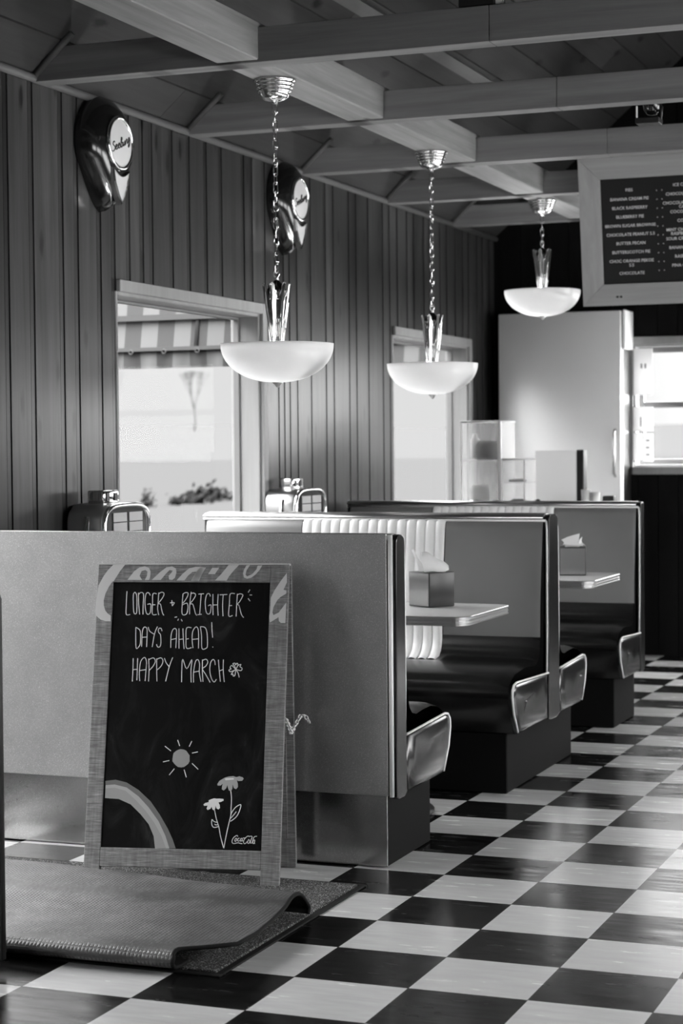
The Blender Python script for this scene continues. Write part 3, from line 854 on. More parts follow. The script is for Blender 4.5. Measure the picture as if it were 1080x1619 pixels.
# ------------------------------------------------------------------ tissue boxes
def tissue_box(loc, rot, label, tissue):
    root = thing('tissue_box', label, 'tissue box', loc, rot, 'tissue boxes on the booth tables')
    b = MB(); b.box(-.060, .060, -.060, .060, 0.0005, .128, .003, 2); b.build('carton', M['carton'], root)
    b = MB(); b.box(-.056, .056, -.0612, -.0602, .005, .124); b.build('reflection_panel', M['carton_reflection'], root)  # pale panel stands in for window light mirrored on this side
    b = MB(); b.lathe([(0.0, .1283), (.030, .1283), (.034, .1286), (.034, .1275)], (0, 0, 0), 24); b.build('opening', M['black'], root)
    b = MB()
    for rows in tissue: b.grid(rows)
    b.build('tissue', M['tissue'], root)
    return root
M['carton'] = mat('glossy_carton', 0.022, 0.35, 0.0, spec=0.3)
M['carton_reflection'] = mat('carton_side_reflection', 0.34, 0.12, 0.55)
def sheet(a, c, n, fold, lean):
    """crumpled tissue sheet rising from line a to line c"""
    rows = []
    for i in range(9):
        t = i / 8; row = []
        for k in range(n):
            u = k / (n - 1)
            p = Vector(a[0]).lerp(Vector(a[1]), u).lerp(Vector(c[0]).lerp(Vector(c[1]), u), t)
            p += Vector((lean[0], lean[1], lean[2])) * math.sin(PI * t) + Vector((.006, .004, 0)) * math.sin(u * fold + t * 2)
            row.append(p)
        rows.append(row)
    return rows
def tp(s_, d_, z_): return Vector((.60 * s_ - .80 * d_, .80 * s_ + .60 * d_, z_))
def draped():
    """tissue pulled up and flopped over to the right"""
    rows = []
    for i in range(13):
        t = i / 12; s_ = -.036 + .098 * t; top = .197 - .012 * t - .038 * t ** 2.2 + .003 * math.sin(9 * t)
        row = []
        for d_, q in ((.034, .80), (.020, .97), (.0, 1.03), (-.022, 1.0), (-.036, .80), (-.042, .45), (-.034, .12), (-.028, .0)):
            row.append(tp(s_ * (1 if q > .3 else .8), d_, .1285 + (top - .1285) * q + .002 * math.sin(7 * t + 40 * d_)))
        rows.append(row)
    return rows
T1 = [sheet([tp(-.046, .0, .128), tp(-.016, .004, .128)], [tp(-.080, .01, .206), tp(-.058, .016, .210)], 10, 3, (0, 0, .0)), draped()]
tissue_box((-.687, 1.648, .7505), math.radians(-32), 'glossy tissue box on the nearer booth table', T1)
T2 = [sheet([(-.032, -.02, .127), (.032, -.014, .127)], [(-.058, -.01, .160), (.028, .01, .188)], 14, 5, (0, 0, .004)),
      sheet([(.0, .0, .127), (.034, .01, .127)], [(.038, -.02, .175), (.056, -.03, .133)], 10, 5, (.002, -.006, .006)),
      sheet([(-.034, -.03, .128), (.034, -.03, .128)], [(-.05, -.05, .140), (.05, -.05, .134)], 12, 4, (0, -.01, .014))]
tissue_box((-.612, 3.455, .7505), math.radians(14), 'tissue box with flared tissue on the farther booth table', T2)

# ================================================================== HANGING LAMPS
def lamp(x, y, rim_z, label):
    top = 2.688
    root = thing('pendant_lamp', label, 'lamp', (x, y, rim_z), 0, 'pendant lamps')
    zt = top - rim_z
    b = MB()
    prof = [(0.0, zt), (.075, zt)]
    for i in range(4):
        r = .076 - .005 * i; z = zt - .002 - .0125 * i
        prof += [(r, z), (r + .002, z - .004), (r, z - .008), (r - .005, z - .0105)]
    z = zt - .052
    prof += [(.056, z), (.052, z - .012), (.040, z - .022), (.022, z - .028), (.010, z - .031), (.010, z - .038), (0, z - .038)]
    b.lathe(prof, (0, 0, 0), 40); b.build('canopy', M['chrome'], root)
    # chain
    c0, c1 = zt - .088, .268
    n = max(2, int((c0 - c1) / .0315)); b = MB()
    for i in range(n):
        zc = c0 - (i + .5) * (c0 - c1) / n; L_ = (c0 - c1) / n * .5 + .0052; w = .0085
        P = []
        for k in range(16):
            a = 2 * PI * k / 16; q = w * math.cos(a); h = (L_ - w) * (1 if math.sin(a) > 0 else -1) + w * math.sin(a)
            tw = .35 + i * 1.45
            P.append((q * math.cos(tw), q * math.sin(tw), zc + h))
        b.tube(P, .0023, 6, True)
    b.build('chain', M['chrome'], root)
    b = MB(); P = []
    for k in range(18):
        a = 2 * PI * k / 18; P.append((.010 * math.cos(a) * .8, .010 * math.cos(a) * .6, .262 + .016 * math.sin(a)))
    b.tube(P, .003, 6, True)
    b.lathe([(0, .246), (.009, .246), (.009, .243), (.0075, .242), (.009, .240), (.009, .236), (0, .236)], (0, 0, 0), 16)
    b.build('hook', M['chrome'], root)
    # inner cone
    b = MB(); b.lathe([(.006, .238), (.012, .232), (.034, .206), (.036, .200), (.034, .190), (.020, .150), (.018, -.02), (0, -.02)], (0, 0, 0), 24)
    b.build('stem', M['black_gloss'], root)
    # tapered stepped fins round the stem
    nf = 6
    def R_(z): return .0225 + (.052 - .0225) * max(0.0, z) / .222
    for k in range(nf):
        a0, a1 = 2 * PI * (k + .5) / nf, 2 * PI * (k + 1.5) / nf
        f = MB()
        steps = [(0.0, .30, .222), (.30, .48, .188), (.52, .70, .188), (.70, 1.0, .222)]
        steps = [(0.0, .22, .222), (.22, .40, .197), (.40, .60, .166), (.60, .78, .197), (.78, 1.0, .222)]
        for u0, u1, zt_ in steps:
            rows = []
            for z in (0.002, zt_ * .33, zt_ * .66, zt_):
                A = Vector((R_(z) * math.cos(a0), R_(z) * math.sin(a0), z)); B = Vector((R_(z) * math.cos(a1), R_(z) * math.sin(a1), z))
                mid = (A + B) / 2; inw = Vector((-mid.x, -mid.y, 0)).normalized() * .006
                rows.append([A.lerp(B, u) + inw * (math.sin(PI * u) + (.35 if .2 < (u0 + u1) / 2 < .8 else 0)) for u in (u0, u1)])
            f.grid(rows, False)
        e = []
        f.build('fin', M['fin'], root)
        g = MB(); path = []
        for u, zt_ in ((0, .222), (.11, .226), (.22, .212), (.22, .197), (.31, .192), (.40, .176), (.40, .166), (.60, .166), (.60, .176), (.69, .192), (.78, .197), (.78, .212), (.89, .226), (1, .222)):
            z = zt_; A = Vector((R_(z) * math.cos(a0), R_(z) * math.sin(a0), z)); B = Vector((R_(z) * math.cos(a1), R_(z) * math.sin(a1), z))
            mid = (A + B) / 2; inw = Vector((-mid.x, -mid.y, 0)).normalized() * .006 * math.sin(PI * u)
            path.append(A.lerp(B, u) + inw)
        g.tube(path, .0016, 6)
        g.tube([(R_(z) * math.cos(a0), R_(z) * math.sin(a0), z) for z in (0, .07, .15, .222)], .0019, 6)
        for u, zt_ in ((.22, .197), (.40, .166), (.60, .166), (.78, .197)):
            P = []
            for z in (.02, zt_ * .5, zt_):
                A = Vector((R_(z) * math.cos(a0), R_(z) * math.sin(a0), z)); B = Vector((R_(z) * math.cos(a1), R_(z) * math.sin(a1), z))
                mid = (A + B) / 2; P.append(A.lerp(B, u) + Vector((-mid.x, -mid.y, 0)).normalized() * .006 * math.sin(PI * u))
            g.tube(P, .0012, 6)
        g.build('fin_edge', M['chrome'], root)
    # bowl shade
    b = MB(); prof = []
    for i in range(15):
        a = PI / 2 * i / 14; prof.append((.209 * math.cos(a) ** 0.92 if i < 14 else 0.0, -.139 * math.sin(a)))
    inner = [(max(0, r - .005), z + .005 * (1 if i else 0)) for i, (r, z) in enumerate(prof)]
    b.lathe(inner[::-1] + [(.2095, .002)] + prof, (0, 0, 0), 56); b.build('bowl_shade', M['frosted'], root)
    b = MB(); b.lathe([(0, -.134), (.020, -.137), (.019, -.142), (.012, -.146), (.009, -.150), (.004, -.158), (0, -.159)], (0, 0, 0), 20)
    b.build('finial', M['chrome_dull'], root)
    b = MB(); b.lathe([(0, -.035), (.015, -.038), (.026, -.055), (.026, -.075), (.014, -.100), (.012, -.115), (0, -.115)], (0.075, 0, -.01), 20); b.build('bulb', M['bulb'], root)
    ld = bpy.data.lights.new('lamp_light', 'POINT'); ld.energy = LAMP_W; ld.shadow_soft_size = .022
    lo = bpy.data.objects.new('lamp_light', ld); COL.objects.link(lo); lo.location = (-0.085, 0.02, -.045); lo.parent = root
    return root
m = M['bulb'] = mat('lit_bulb', .8, .4); bsdf(m).inputs['Emission Color'].default_value = (1, 1, 1, 1); bsdf(m).inputs['Emission Strength'].default_value = 1.0
lamp(-1.213, 1.45, 1.719, 'nearest pendant lamp, white bowl on a long chain, above the first table')
lamp(-1.228, 3.30, 1.719, 'second pendant lamp, white bowl on a long chain, in front of the far window')
lamp(-1.207, 5.15, 2.190, 'farthest pendant lamp, hung short and high, beside the menu board')

# ================================================================== WALL SPEAKERS
SCRIPT = [[(.7, 1.35), (.5, 1.6), (.2, 1.4), (.3, 1.05), (.7, .7), (.75, .3), (.4, 0), (0, .2)],
          [(.9, .35), (1.35, .55), (1.35, .85), (1.1, .85), (.95, .5), (1.1, .1), (1.5, .1), (1.7, .35)],
          [(1.7, .35), (2.15, .55), (2.15, .85), (1.9, .85), (1.75, .5), (1.9, .1), (2.3, .1), (2.5, .35)],
          [(2.5, .35), (3.0, 1.3), (2.9, 1.6), (2.7, 1.4), (2.65, .3), (2.8, 0), (3.1, .1), (3.2, .5), (3.0, .75), (3.35, .6)],
          [(3.35, .75), (3.4, .2), (3.6, 0), (3.9, .3), (4.0, .8), (4.0, .2), (4.15, 0), (4.4, .35)],
          [(4.4, .35), (4.6, .9), (4.7, .75), (4.95, .75), (4.95, .2), (5.1, 0), (5.35, .3)],
          [(6.0, .75), (5.7, .85), (5.45, .5), (5.6, .1), (5.9, .3), (6.05, .8), (5.95, -.3), (5.6, -.7), (5.35, -.4), (6.3, .3)]]
def smooth_path(P, n=4):
    P = [Vector(p) for p in P]; out = []
    for i in range(len(P) - 1):
        p0, p1, p2, p3 = P[max(0, i - 1)], P[i], P[i + 1], P[min(len(P) - 1, i + 2)]
        for k in range(n):
            t = k / n
            out.append(.5 * ((2 * p1) + (p2 - p0) * t + (2 * p0 - 5 * p1 + 4 * p2 - p3) * t * t + (3 * p1 - p0 - 3 * p2 + p3) * t ** 3))
    out.append(P[-1]); return out
def teardrop(r, zc, tip, n=28, pinch=1.0):
    P = []
    for k in range(n + 1):
        a = -0.12 * PI + (1.24 * PI) * k / n
        P.append((r * math.cos(a), zc + r * math.sin(a)))
    y0, z0 = P[-1]
    left = []
    for k in range(1, 10):
        t = k / 10; left.append((y0 * (1 - t) ** (0.72 * pinch), z0 + (tip - z0) * t ** 1.0))
    P += left + [(0.0, tip)] + [(-y, z) for y, z in left[::-1]]
    return P
def speaker(loc, label):
    root = thing('wall_speaker', label, 'speaker', loc, 0, 'teardrop wall speakers')
    b = MB(); rows = []
    for x, r, tip, zc in ((.001, .185, -.262, 0), (.03, .182, -.258, 0), (.055, .170, -.245, 0), (.075, .150, -.225, -.002), (.088, .128, -.205, -.004), (.094, .108, -.19, -.005)):
        rows.append([(x, y, z) for y, z in teardrop(r, zc, tip)])
    b.grid(rows, True, True); b.face(rows[-1]); b.build('housing', M['black_gloss'], root)
    b = MB(); b.lathe([(.088, .088), (.102, .090), (.106, .099), (.101, .107), (.092, .106), (.090, .100)], (0, 0, 0), 48, 'x'); b.build('ring', M['chrome'], root)
    b = MB(); b.lathe([(.0, .1085), (.04, .1075), (.08, .1035), (.0925, .101)], (0, 0, 0), 40, 'x'); b.build('badge', M['badge'], root)
    b = MB()
    for st in SCRIPT:
        P = []
        for p in smooth_path([(x, y, 0) for x, y in st], 3):
            yy, zz = (p.x - 3.15) * .0235, (p.y - .5) * .0235
            yy, zz = yy, zz + yy * .40 - .002
            P.append((.1095 - .0075 * (yy * yy + zz * zz) / .0081, yy, zz))
        b.tube(P, .0023, 5)
    b.build('lettering', M['black'], root)
    # chrome shield under the badge
    b = MB()
    top = [(-.070 + .140 * k / 12, -.100 - .026 * math.sin(PI * k / 12)) for k in range(13)]
    out = top + [(.056, -.155), (.026, -.205), (.0, -.236), (-.026, -.205), (-.056, -.155)]
    cx, cz = 0, -.158
    rows = [[(x, cx + (y - cx) * t, cz + (z - cz) * t) for y, z in out] for x, t in ((.080, 1.04), (.100, 1.0), (.106, .95), (.106, .86), (.101, .83))]
    b.grid(rows, False, True); b.build('shield_rim', M['chrome'], root)
    b = MB(); b.face([(.1015, cx + (y - cx) * .845, cz + (z - cz) * .845) for y, z in out]); b.build('shield_panel', M['badge'], root)
    for s in (-1, 1):
        for off in (.020, .040):
            b = MB(); b.tube([(.088 - off * .9, s * (.070 + off * 1.0), -.105), (.090 - off * .9, s * (.052 + off * .85), -.160), (.086 - off * .7, s * (.022 + off * .5), -.205), (.070 - off * .5, s * .008, -.232)], .0035, 6)
            b.build('chrome_strip', M['chrome'], root)
    return root
M['badge'] = mat('pale_badge', .55, .4)
sp = speaker((XL + .001, 1.60, 2.525), 'black teardrop wall speaker with round chrome badge, above the left edge of the nearest window')
copy_tree(sp, (XL + .001, 3.43, 2.525), 'black teardrop wall speaker with round chrome badge, half behind the nearest lamp chain')

# ================================================================== TABLE JUKEBOXES ON THE WALL
M['strip'] = mat('title_paper', .38, .6)
def jukebox(loc, label):
    root = thing('wall_jukebox', label, 'jukebox', loc, 0, 'wall jukeboxes over the tables')
    W, H, D = .190, .345, .155
    out = [(-W, 0), (W, 0), (W, H * .80)]
    for k in range(1, 16):
        a = PI * k / 16; out.append((W * .99 * math.copysign(abs(math.cos(a)) ** .55, math.cos(a)), H * .80 + H * .20 * math.sin(a) ** .8))
    out.append((-W, H * .80))
    b = MB(); b.prism(out, 'x', .001, D, True, .012); b.build('case', M['chrome_dull'], root)
    b = MB()
    b.tube([(D + .004, y * .95, z * .965 + .004) for y, z in out], .010, 8, True)
    for s in (-1, 1): b.tube([(D * .5, s * (W + .002), .02), (D * .55, s * (W + .004), H * .5), (D * .6, s * (W - .004), H * .86)], .012, 8)
    b.build('chrome_trim', M['chrome'], root)
    b = MB(); b.prism([(y * .84, .05 + z * .815) for y, z in out], 'x', D, D + .006); b.build('window_panel', M['black_gloss'], root)
    for i in range(6):
        for jx in (-1, 1):
            b = MB(); z0 = .085 + .038 * i; yc = jx * .064
            b.box(D + .006, D + .010, yc - .054, yc + .054, z0, z0 + .034); b.build('title_strip', M['strip'], root)
    b = MB()
    for i in range(10): b.box(D + .006, D + .018, -.125 + .026 * i, -.107 + .026 * i, .055, .075, .002, 1)
    b.build('selector_keys', M['white'], root)
    b = MB(); b.box(.03, .10, -.075, .055, H - .004, H + .048, .006, 2); b.build('coin_box', M['chrome'], root)
    for yy in (-.045, .02):
        b = MB(); b.box(.0995, .104, yy - .011, yy + .011, H + .008, H + .038); b.build('coin_slot', M['black'], root)
    return root
j1 = jukebox((XL + .021, 1.465, .790), 'chrome wall jukebox showing above the nearest bench, left of the window view')
copy_tree(j1, (XL + .021, 3.33, .805), 'chrome wall jukebox on the boards between the two windows')

# ================================================================== CHALKBOARD SIGN
CHALK_STROKES = [
[(0.0953,0.9128),(0.0950,0.8960),(0.0953,0.8668),(0.0967,0.8388),(0.1093,0.8389)],
[(0.1218,0.9100),(0.1168,0.9028),(0.1178,0.8737),(0.1208,0.8468),(0.1257,0.8406),(0.1304,0.8469),(0.1296,0.8760),(0.1275,0.9006),(0.1218,0.9100)],
[(0.1330,0.9085),(0.1354,0.8738),(0.1401,0.8391)],
[(0.1334,0.9018),(0.1394,0.9086),(0.1475,0.9075),(0.1502,0.8985),(0.1501,0.8671),(0.1508,0.8392)],
[(0.1718,0.8997),(0.1681,0.9065),(0.1623,0.9087),(0.1575,0.9030),(0.1555,0.8828),(0.1579,0.8582),(0.1620,0.8437),(0.1679,0.8393),(0.1740,0.8449),(0.1754,0.8583),(0.1743,0.8722),(0.1636,0.8712)],
[(0.1926,0.9048),(0.1803,0.9047),(0.1804,0.8740),(0.1815,0.8405),(0.1957,0.8395)],
[(0.1805,0.8700),(0.1897,0.8701)],
[(0.1992,0.9089),(0.1981,0.8741),(0.1978,0.8562),(0.2021,0.8373)],
[(0.1994,0.9055),(0.2078,0.9100),(0.2152,0.9078),(0.2156,0.9000),(0.2089,0.8876),(0.1992,0.8741),(0.2062,0.8719),(0.2103,0.8563),(0.2144,0.8430),(0.2192,0.8363)],
[(0.2424,0.8845),(0.2444,0.8666)],
[(0.2371,0.8762),(0.2507,0.8771),(0.2444,0.8666)],
[(0.2535,0.8303),(0.2618,0.8321)],
[(0.2666,0.8259),(0.2642,0.8199)],
[(0.2753,0.8244),(0.2790,0.8178)],
[(0.2777,0.9053),(0.2766,0.8763),(0.2777,0.8412),(0.2916,0.8413),(0.2956,0.8619),(0.2926,0.8744),(0.2877,0.8751),(0.2773,0.8702)],
[(0.2766,0.9041),(0.2850,0.9090),(0.2936,0.9078),(0.2928,0.8981),(0.2849,0.8836),(0.2779,0.8751)],
[(0.3040,0.9115),(0.3011,0.8764),(0.3015,0.8402)],
[(0.3023,0.9055),(0.3108,0.9079),(0.3178,0.9043),(0.3174,0.8971),(0.3094,0.8837),(0.3012,0.8735),(0.3099,0.8728),(0.3153,0.8596),(0.3205,0.8427),(0.3254,0.8367)],
[(0.3276,0.9044),(0.3452,0.9057)],
[(0.3362,0.9044),(0.3352,0.8694),(0.3340,0.8404)],
[(0.3272,0.8392),(0.3406,0.8405)],
[(0.3659,0.8973),(0.3636,0.9046),(0.3574,0.9062),(0.3529,0.8985),(0.3505,0.8791),(0.3530,0.8550),(0.3576,0.8430),(0.3650,0.8418),(0.3688,0.8503),(0.3692,0.8700),(0.3603,0.8671)],
[(0.3741,0.9046),(0.3754,0.8696),(0.3771,0.8383)],
[(0.3910,0.9047),(0.3907,0.8697),(0.3936,0.8365)],
[(0.3753,0.8701),(0.3919,0.8707)],
[(0.3960,0.9023),(0.4204,0.9036)],
[(0.4072,0.9024),(0.4066,0.8698),(0.4092,0.8349)],
[(0.4447,0.9062),(0.4296,0.9049),(0.4283,0.8747),(0.4274,0.8362),(0.4400,0.8373)],
[(0.4286,0.8680),(0.4371,0.8688)],
[(0.4527,0.9057),(0.4517,0.8701),(0.4514,0.8340)],
[(0.4521,0.9026),(0.4612,0.9058),(0.4699,0.9027),(0.4678,0.8942),(0.4598,0.8797),(0.4523,0.8720),(0.4582,0.8701),(0.4632,0.8557),(0.4687,0.8389),(0.4758,0.8306)],
[(0.4924,0.9192),(0.4869,0.9100)],
[(0.4918,0.9021),(0.4998,0.9021)],
[(0.4873,0.8914),(0.4942,0.8828)],
[(0.1297,0.7983),(0.1332,0.7349),(0.1422,0.7366),(0.1467,0.7483),(0.1459,0.7761),(0.1424,0.7900),(0.1297,0.7983)],
[(0.1513,0.7367),(0.1510,0.7762),(0.1536,0.7943),(0.1590,0.7991),(0.1655,0.7944),(0.1672,0.7763),(0.1675,0.7360)],
[(0.1515,0.7664),(0.1671,0.7674)],
[(0.1698,0.7992),(0.1753,0.7861),(0.1900,0.7765)],
[(0.1996,0.8008),(0.1913,0.7779),(0.1856,0.7362)],
[(0.2150,0.7864),(0.2118,0.7947),(0.2052,0.7953),(0.2028,0.7877),(0.2054,0.7808),(0.2108,0.7739),(0.2131,0.7489),(0.2102,0.7373),(0.2032,0.7364),(0.1991,0.7446)],
[(0.2455,0.7340),(0.2449,0.7714),(0.2489,0.7895),(0.2557,0.7951),(0.2616,0.7896),(0.2624,0.7715),(0.2619,0.7333)],
[(0.2454,0.7598),(0.2617,0.7632)],
[(0.2693,0.7952),(0.2721,0.7320)],
[(0.2820,0.7953),(0.2849,0.7607),(0.2885,0.7308)],
[(0.2708,0.7605),(0.2849,0.7620)],
[(0.3093,0.7977),(0.2938,0.7962),(0.2934,0.7607),(0.2966,0.7331),(0.3126,0.7352)],
[(0.2939,0.7613),(0.3023,0.7636)],
[(0.3169,0.7338),(0.3131,0.7609),(0.3140,0.7858),(0.3233,0.8003),(0.3306,0.7943),(0.3335,0.7721),(0.3346,0.7326)],
[(0.3143,0.7609),(0.3339,0.7630)],
[(0.3379,0.8013),(0.3428,0.7722),(0.3459,0.7330),(0.3585,0.7331),(0.3629,0.7420),(0.3602,0.7807),(0.3529,0.7986),(0.3379,0.8013)],
[(0.3739,0.8154),(0.3759,0.7891),(0.3787,0.7670)],
[(0.3794,0.7380),(0.3817,0.7366)],
[(0.1258,0.7000),(0.1267,0.6658),(0.1265,0.6270)],
[(0.1402,0.7001),(0.1407,0.6660),(0.1410,0.6308)],
[(0.1268,0.6640),(0.1411,0.6653)],
[(0.1503,0.6284),(0.1479,0.6553),(0.1506,0.6895),(0.1622,0.7029),(0.1694,0.6896),(0.1689,0.6627),(0.1676,0.6286)],
[(0.1483,0.6614),(0.1688,0.6645)],
[(0.1760,0.6994),(0.1788,0.6628),(0.1787,0.6277)],
[(0.1761,0.6958),(0.1906,0.7017),(0.1977,0.6917),(0.1911,0.6755),(0.1789,0.6617)],
[(0.2017,0.6997),(0.2034,0.6631),(0.2058,0.6280)],
[(0.2018,0.6972),(0.2156,0.7020),(0.2223,0.6920),(0.2168,0.6758),(0.2034,0.6631)],
[(0.2267,0.7010),(0.2328,0.6867),(0.2433,0.6743)],
[(0.2533,0.7038),(0.2433,0.6743),(0.2337,0.6283)],
[(0.2850,0.6264),(0.2841,0.6640),(0.2855,0.6980),(0.2996,0.6684),(0.3148,0.6973),(0.3133,0.6643),(0.3157,0.6258)],
[(0.3234,0.6258),(0.3220,0.6573),(0.3268,0.6913),(0.3349,0.6968),(0.3403,0.6825),(0.3403,0.6575),(0.3470,0.6283)],
[(0.3227,0.6580),(0.3412,0.6618)],
[(0.3488,0.6976),(0.3498,0.6647),(0.3532,0.6283)],
[(0.3489,0.6951),(0.3604,0.6988),(0.3662,0.6899),(0.3602,0.6773),(0.3500,0.6683),(0.3605,0.6523),(0.3762,0.6265)],
[(0.3903,0.6812),(0.3880,0.6937),(0.3823,0.6980),(0.3754,0.6882),(0.3735,0.6650),(0.3793,0.6401),(0.3889,0.6277),(0.3958,0.6367)],
[(0.3998,0.6974),(0.4037,0.6653),(0.4088,0.6290)],
[(0.4158,0.6983),(0.4164,0.6655),(0.4212,0.6281)],
[(0.4038,0.6625),(0.4163,0.6672)],
[(0.4563,0.6677),(0.4522,0.6783),(0.4465,0.6854),(0.4530,0.6873),(0.4557,0.6819),(0.4591,0.6873),(0.4630,0.6820),(0.4563,0.6677)],
[(0.4563,0.6677),(0.4630,0.6802),(0.4720,0.6832),(0.4693,0.6767),(0.4761,0.6715),(0.4727,0.6643),(0.4563,0.6677)],
[(0.4563,0.6677),(0.4431,0.6800),(0.4379,0.6728),(0.4417,0.6693),(0.4346,0.6657),(0.4402,0.6604),(0.4563,0.6677)],
[(0.4563,0.6677),(0.4475,0.6605),(0.4424,0.6515),(0.4478,0.6533),(0.4487,0.6473),(0.4544,0.6498),(0.4563,0.6677)],
[(0.4563,0.6677),(0.4639,0.6571),(0.4681,0.6429)],
[(0.4545,0.2924),(0.4575,0.2708),(0.4574,0.2403),(0.4574,0.2195),(0.4532,0.1987),(0.4457,0.1602),(0.4391,0.1187)],
[(0.4055,0.2344),(0.4124,0.2073),(0.4218,0.1804),(0.4278,0.1534),(0.4382,0.1203)],
[(0.4574,0.2195),(0.4611,0.2292),(0.4721,0.2439),(0.4875,0.2514),(0.4841,0.2329),(0.4764,0.2168),(0.4653,0.2061),(0.4565,0.2004)],
[(0.4569,0.2091),(0.4648,0.2181),(0.4743,0.2303)],
[(0.3992,0.2054),(0.3979,0.1974),(0.4000,0.1863),(0.4069,0.1808),(0.4192,0.1835)],
[(0.3993,0.2046),(0.4062,0.1984),(0.4153,0.1962)],
[(0.4073,0.1912),(0.4115,0.1885),(0.4181,0.1896)],
[(0.2406,0.4266),(0.2603,0.4121)],
[(0.2803,0.4463),(0.2874,0.4280)],
[(0.3253,0.4434),(0.3179,0.4267)],
[(0.3276,0.4066),(0.3463,0.4106)],
[(0.3290,0.3748),(0.3493,0.3568)],
[(0.3046,0.3553),(0.3126,0.3317)],
[(0.2735,0.3578),(0.2580,0.3379)],
[(0.2566,0.3826),(0.2365,0.3780)]]
SMALL_LOGO_STROKES = [
[(0.4816,0.1545),(0.4797,0.1579),(0.4750,0.1566),(0.4681,0.1507),(0.4643,0.1426),(0.4651,0.1357),(0.4712,0.1336),(0.4830,0.1361),(0.4889,0.1346),(0.4967,0.1336)],
[(0.4753,0.1497),(0.4726,0.1439),(0.4739,0.1399),(0.4774,0.1423),(0.4789,0.1481),(0.4753,0.1497)],
[(0.4872,0.1500),(0.4831,0.1488),(0.4815,0.1430),(0.4840,0.1408),(0.4886,0.1432)],
[(0.4955,0.1496),(0.4914,0.1490),(0.4898,0.1432),(0.4917,0.1409),(0.4951,0.1445),(0.4961,0.1497),(0.4958,0.1422),(0.5005,0.1423)],
[(0.4978,0.1509),(0.5049,0.1510)],
[(0.5190,0.1548),(0.5130,0.1570),(0.5061,0.1516),(0.5010,0.1446),(0.5001,0.1377),(0.5032,0.1338),(0.5090,0.1368),(0.5112,0.1414)],
[(0.5158,0.1473),(0.5136,0.1426),(0.5132,0.1357),(0.5174,0.1353),(0.5195,0.1416),(0.5158,0.1473)],
[(0.5190,0.1565),(0.5249,0.1567),(0.5262,0.1533),(0.5229,0.1452),(0.5215,0.1365),(0.5251,0.1360)],
[(0.5415,0.1571),(0.5332,0.1552),(0.5289,0.1453),(0.5268,0.1361)],
[(0.5347,0.1466),(0.5301,0.1430),(0.5286,0.1361),(0.5328,0.1357),(0.5354,0.1455),(0.5340,0.1357),(0.5363,0.1357)]]
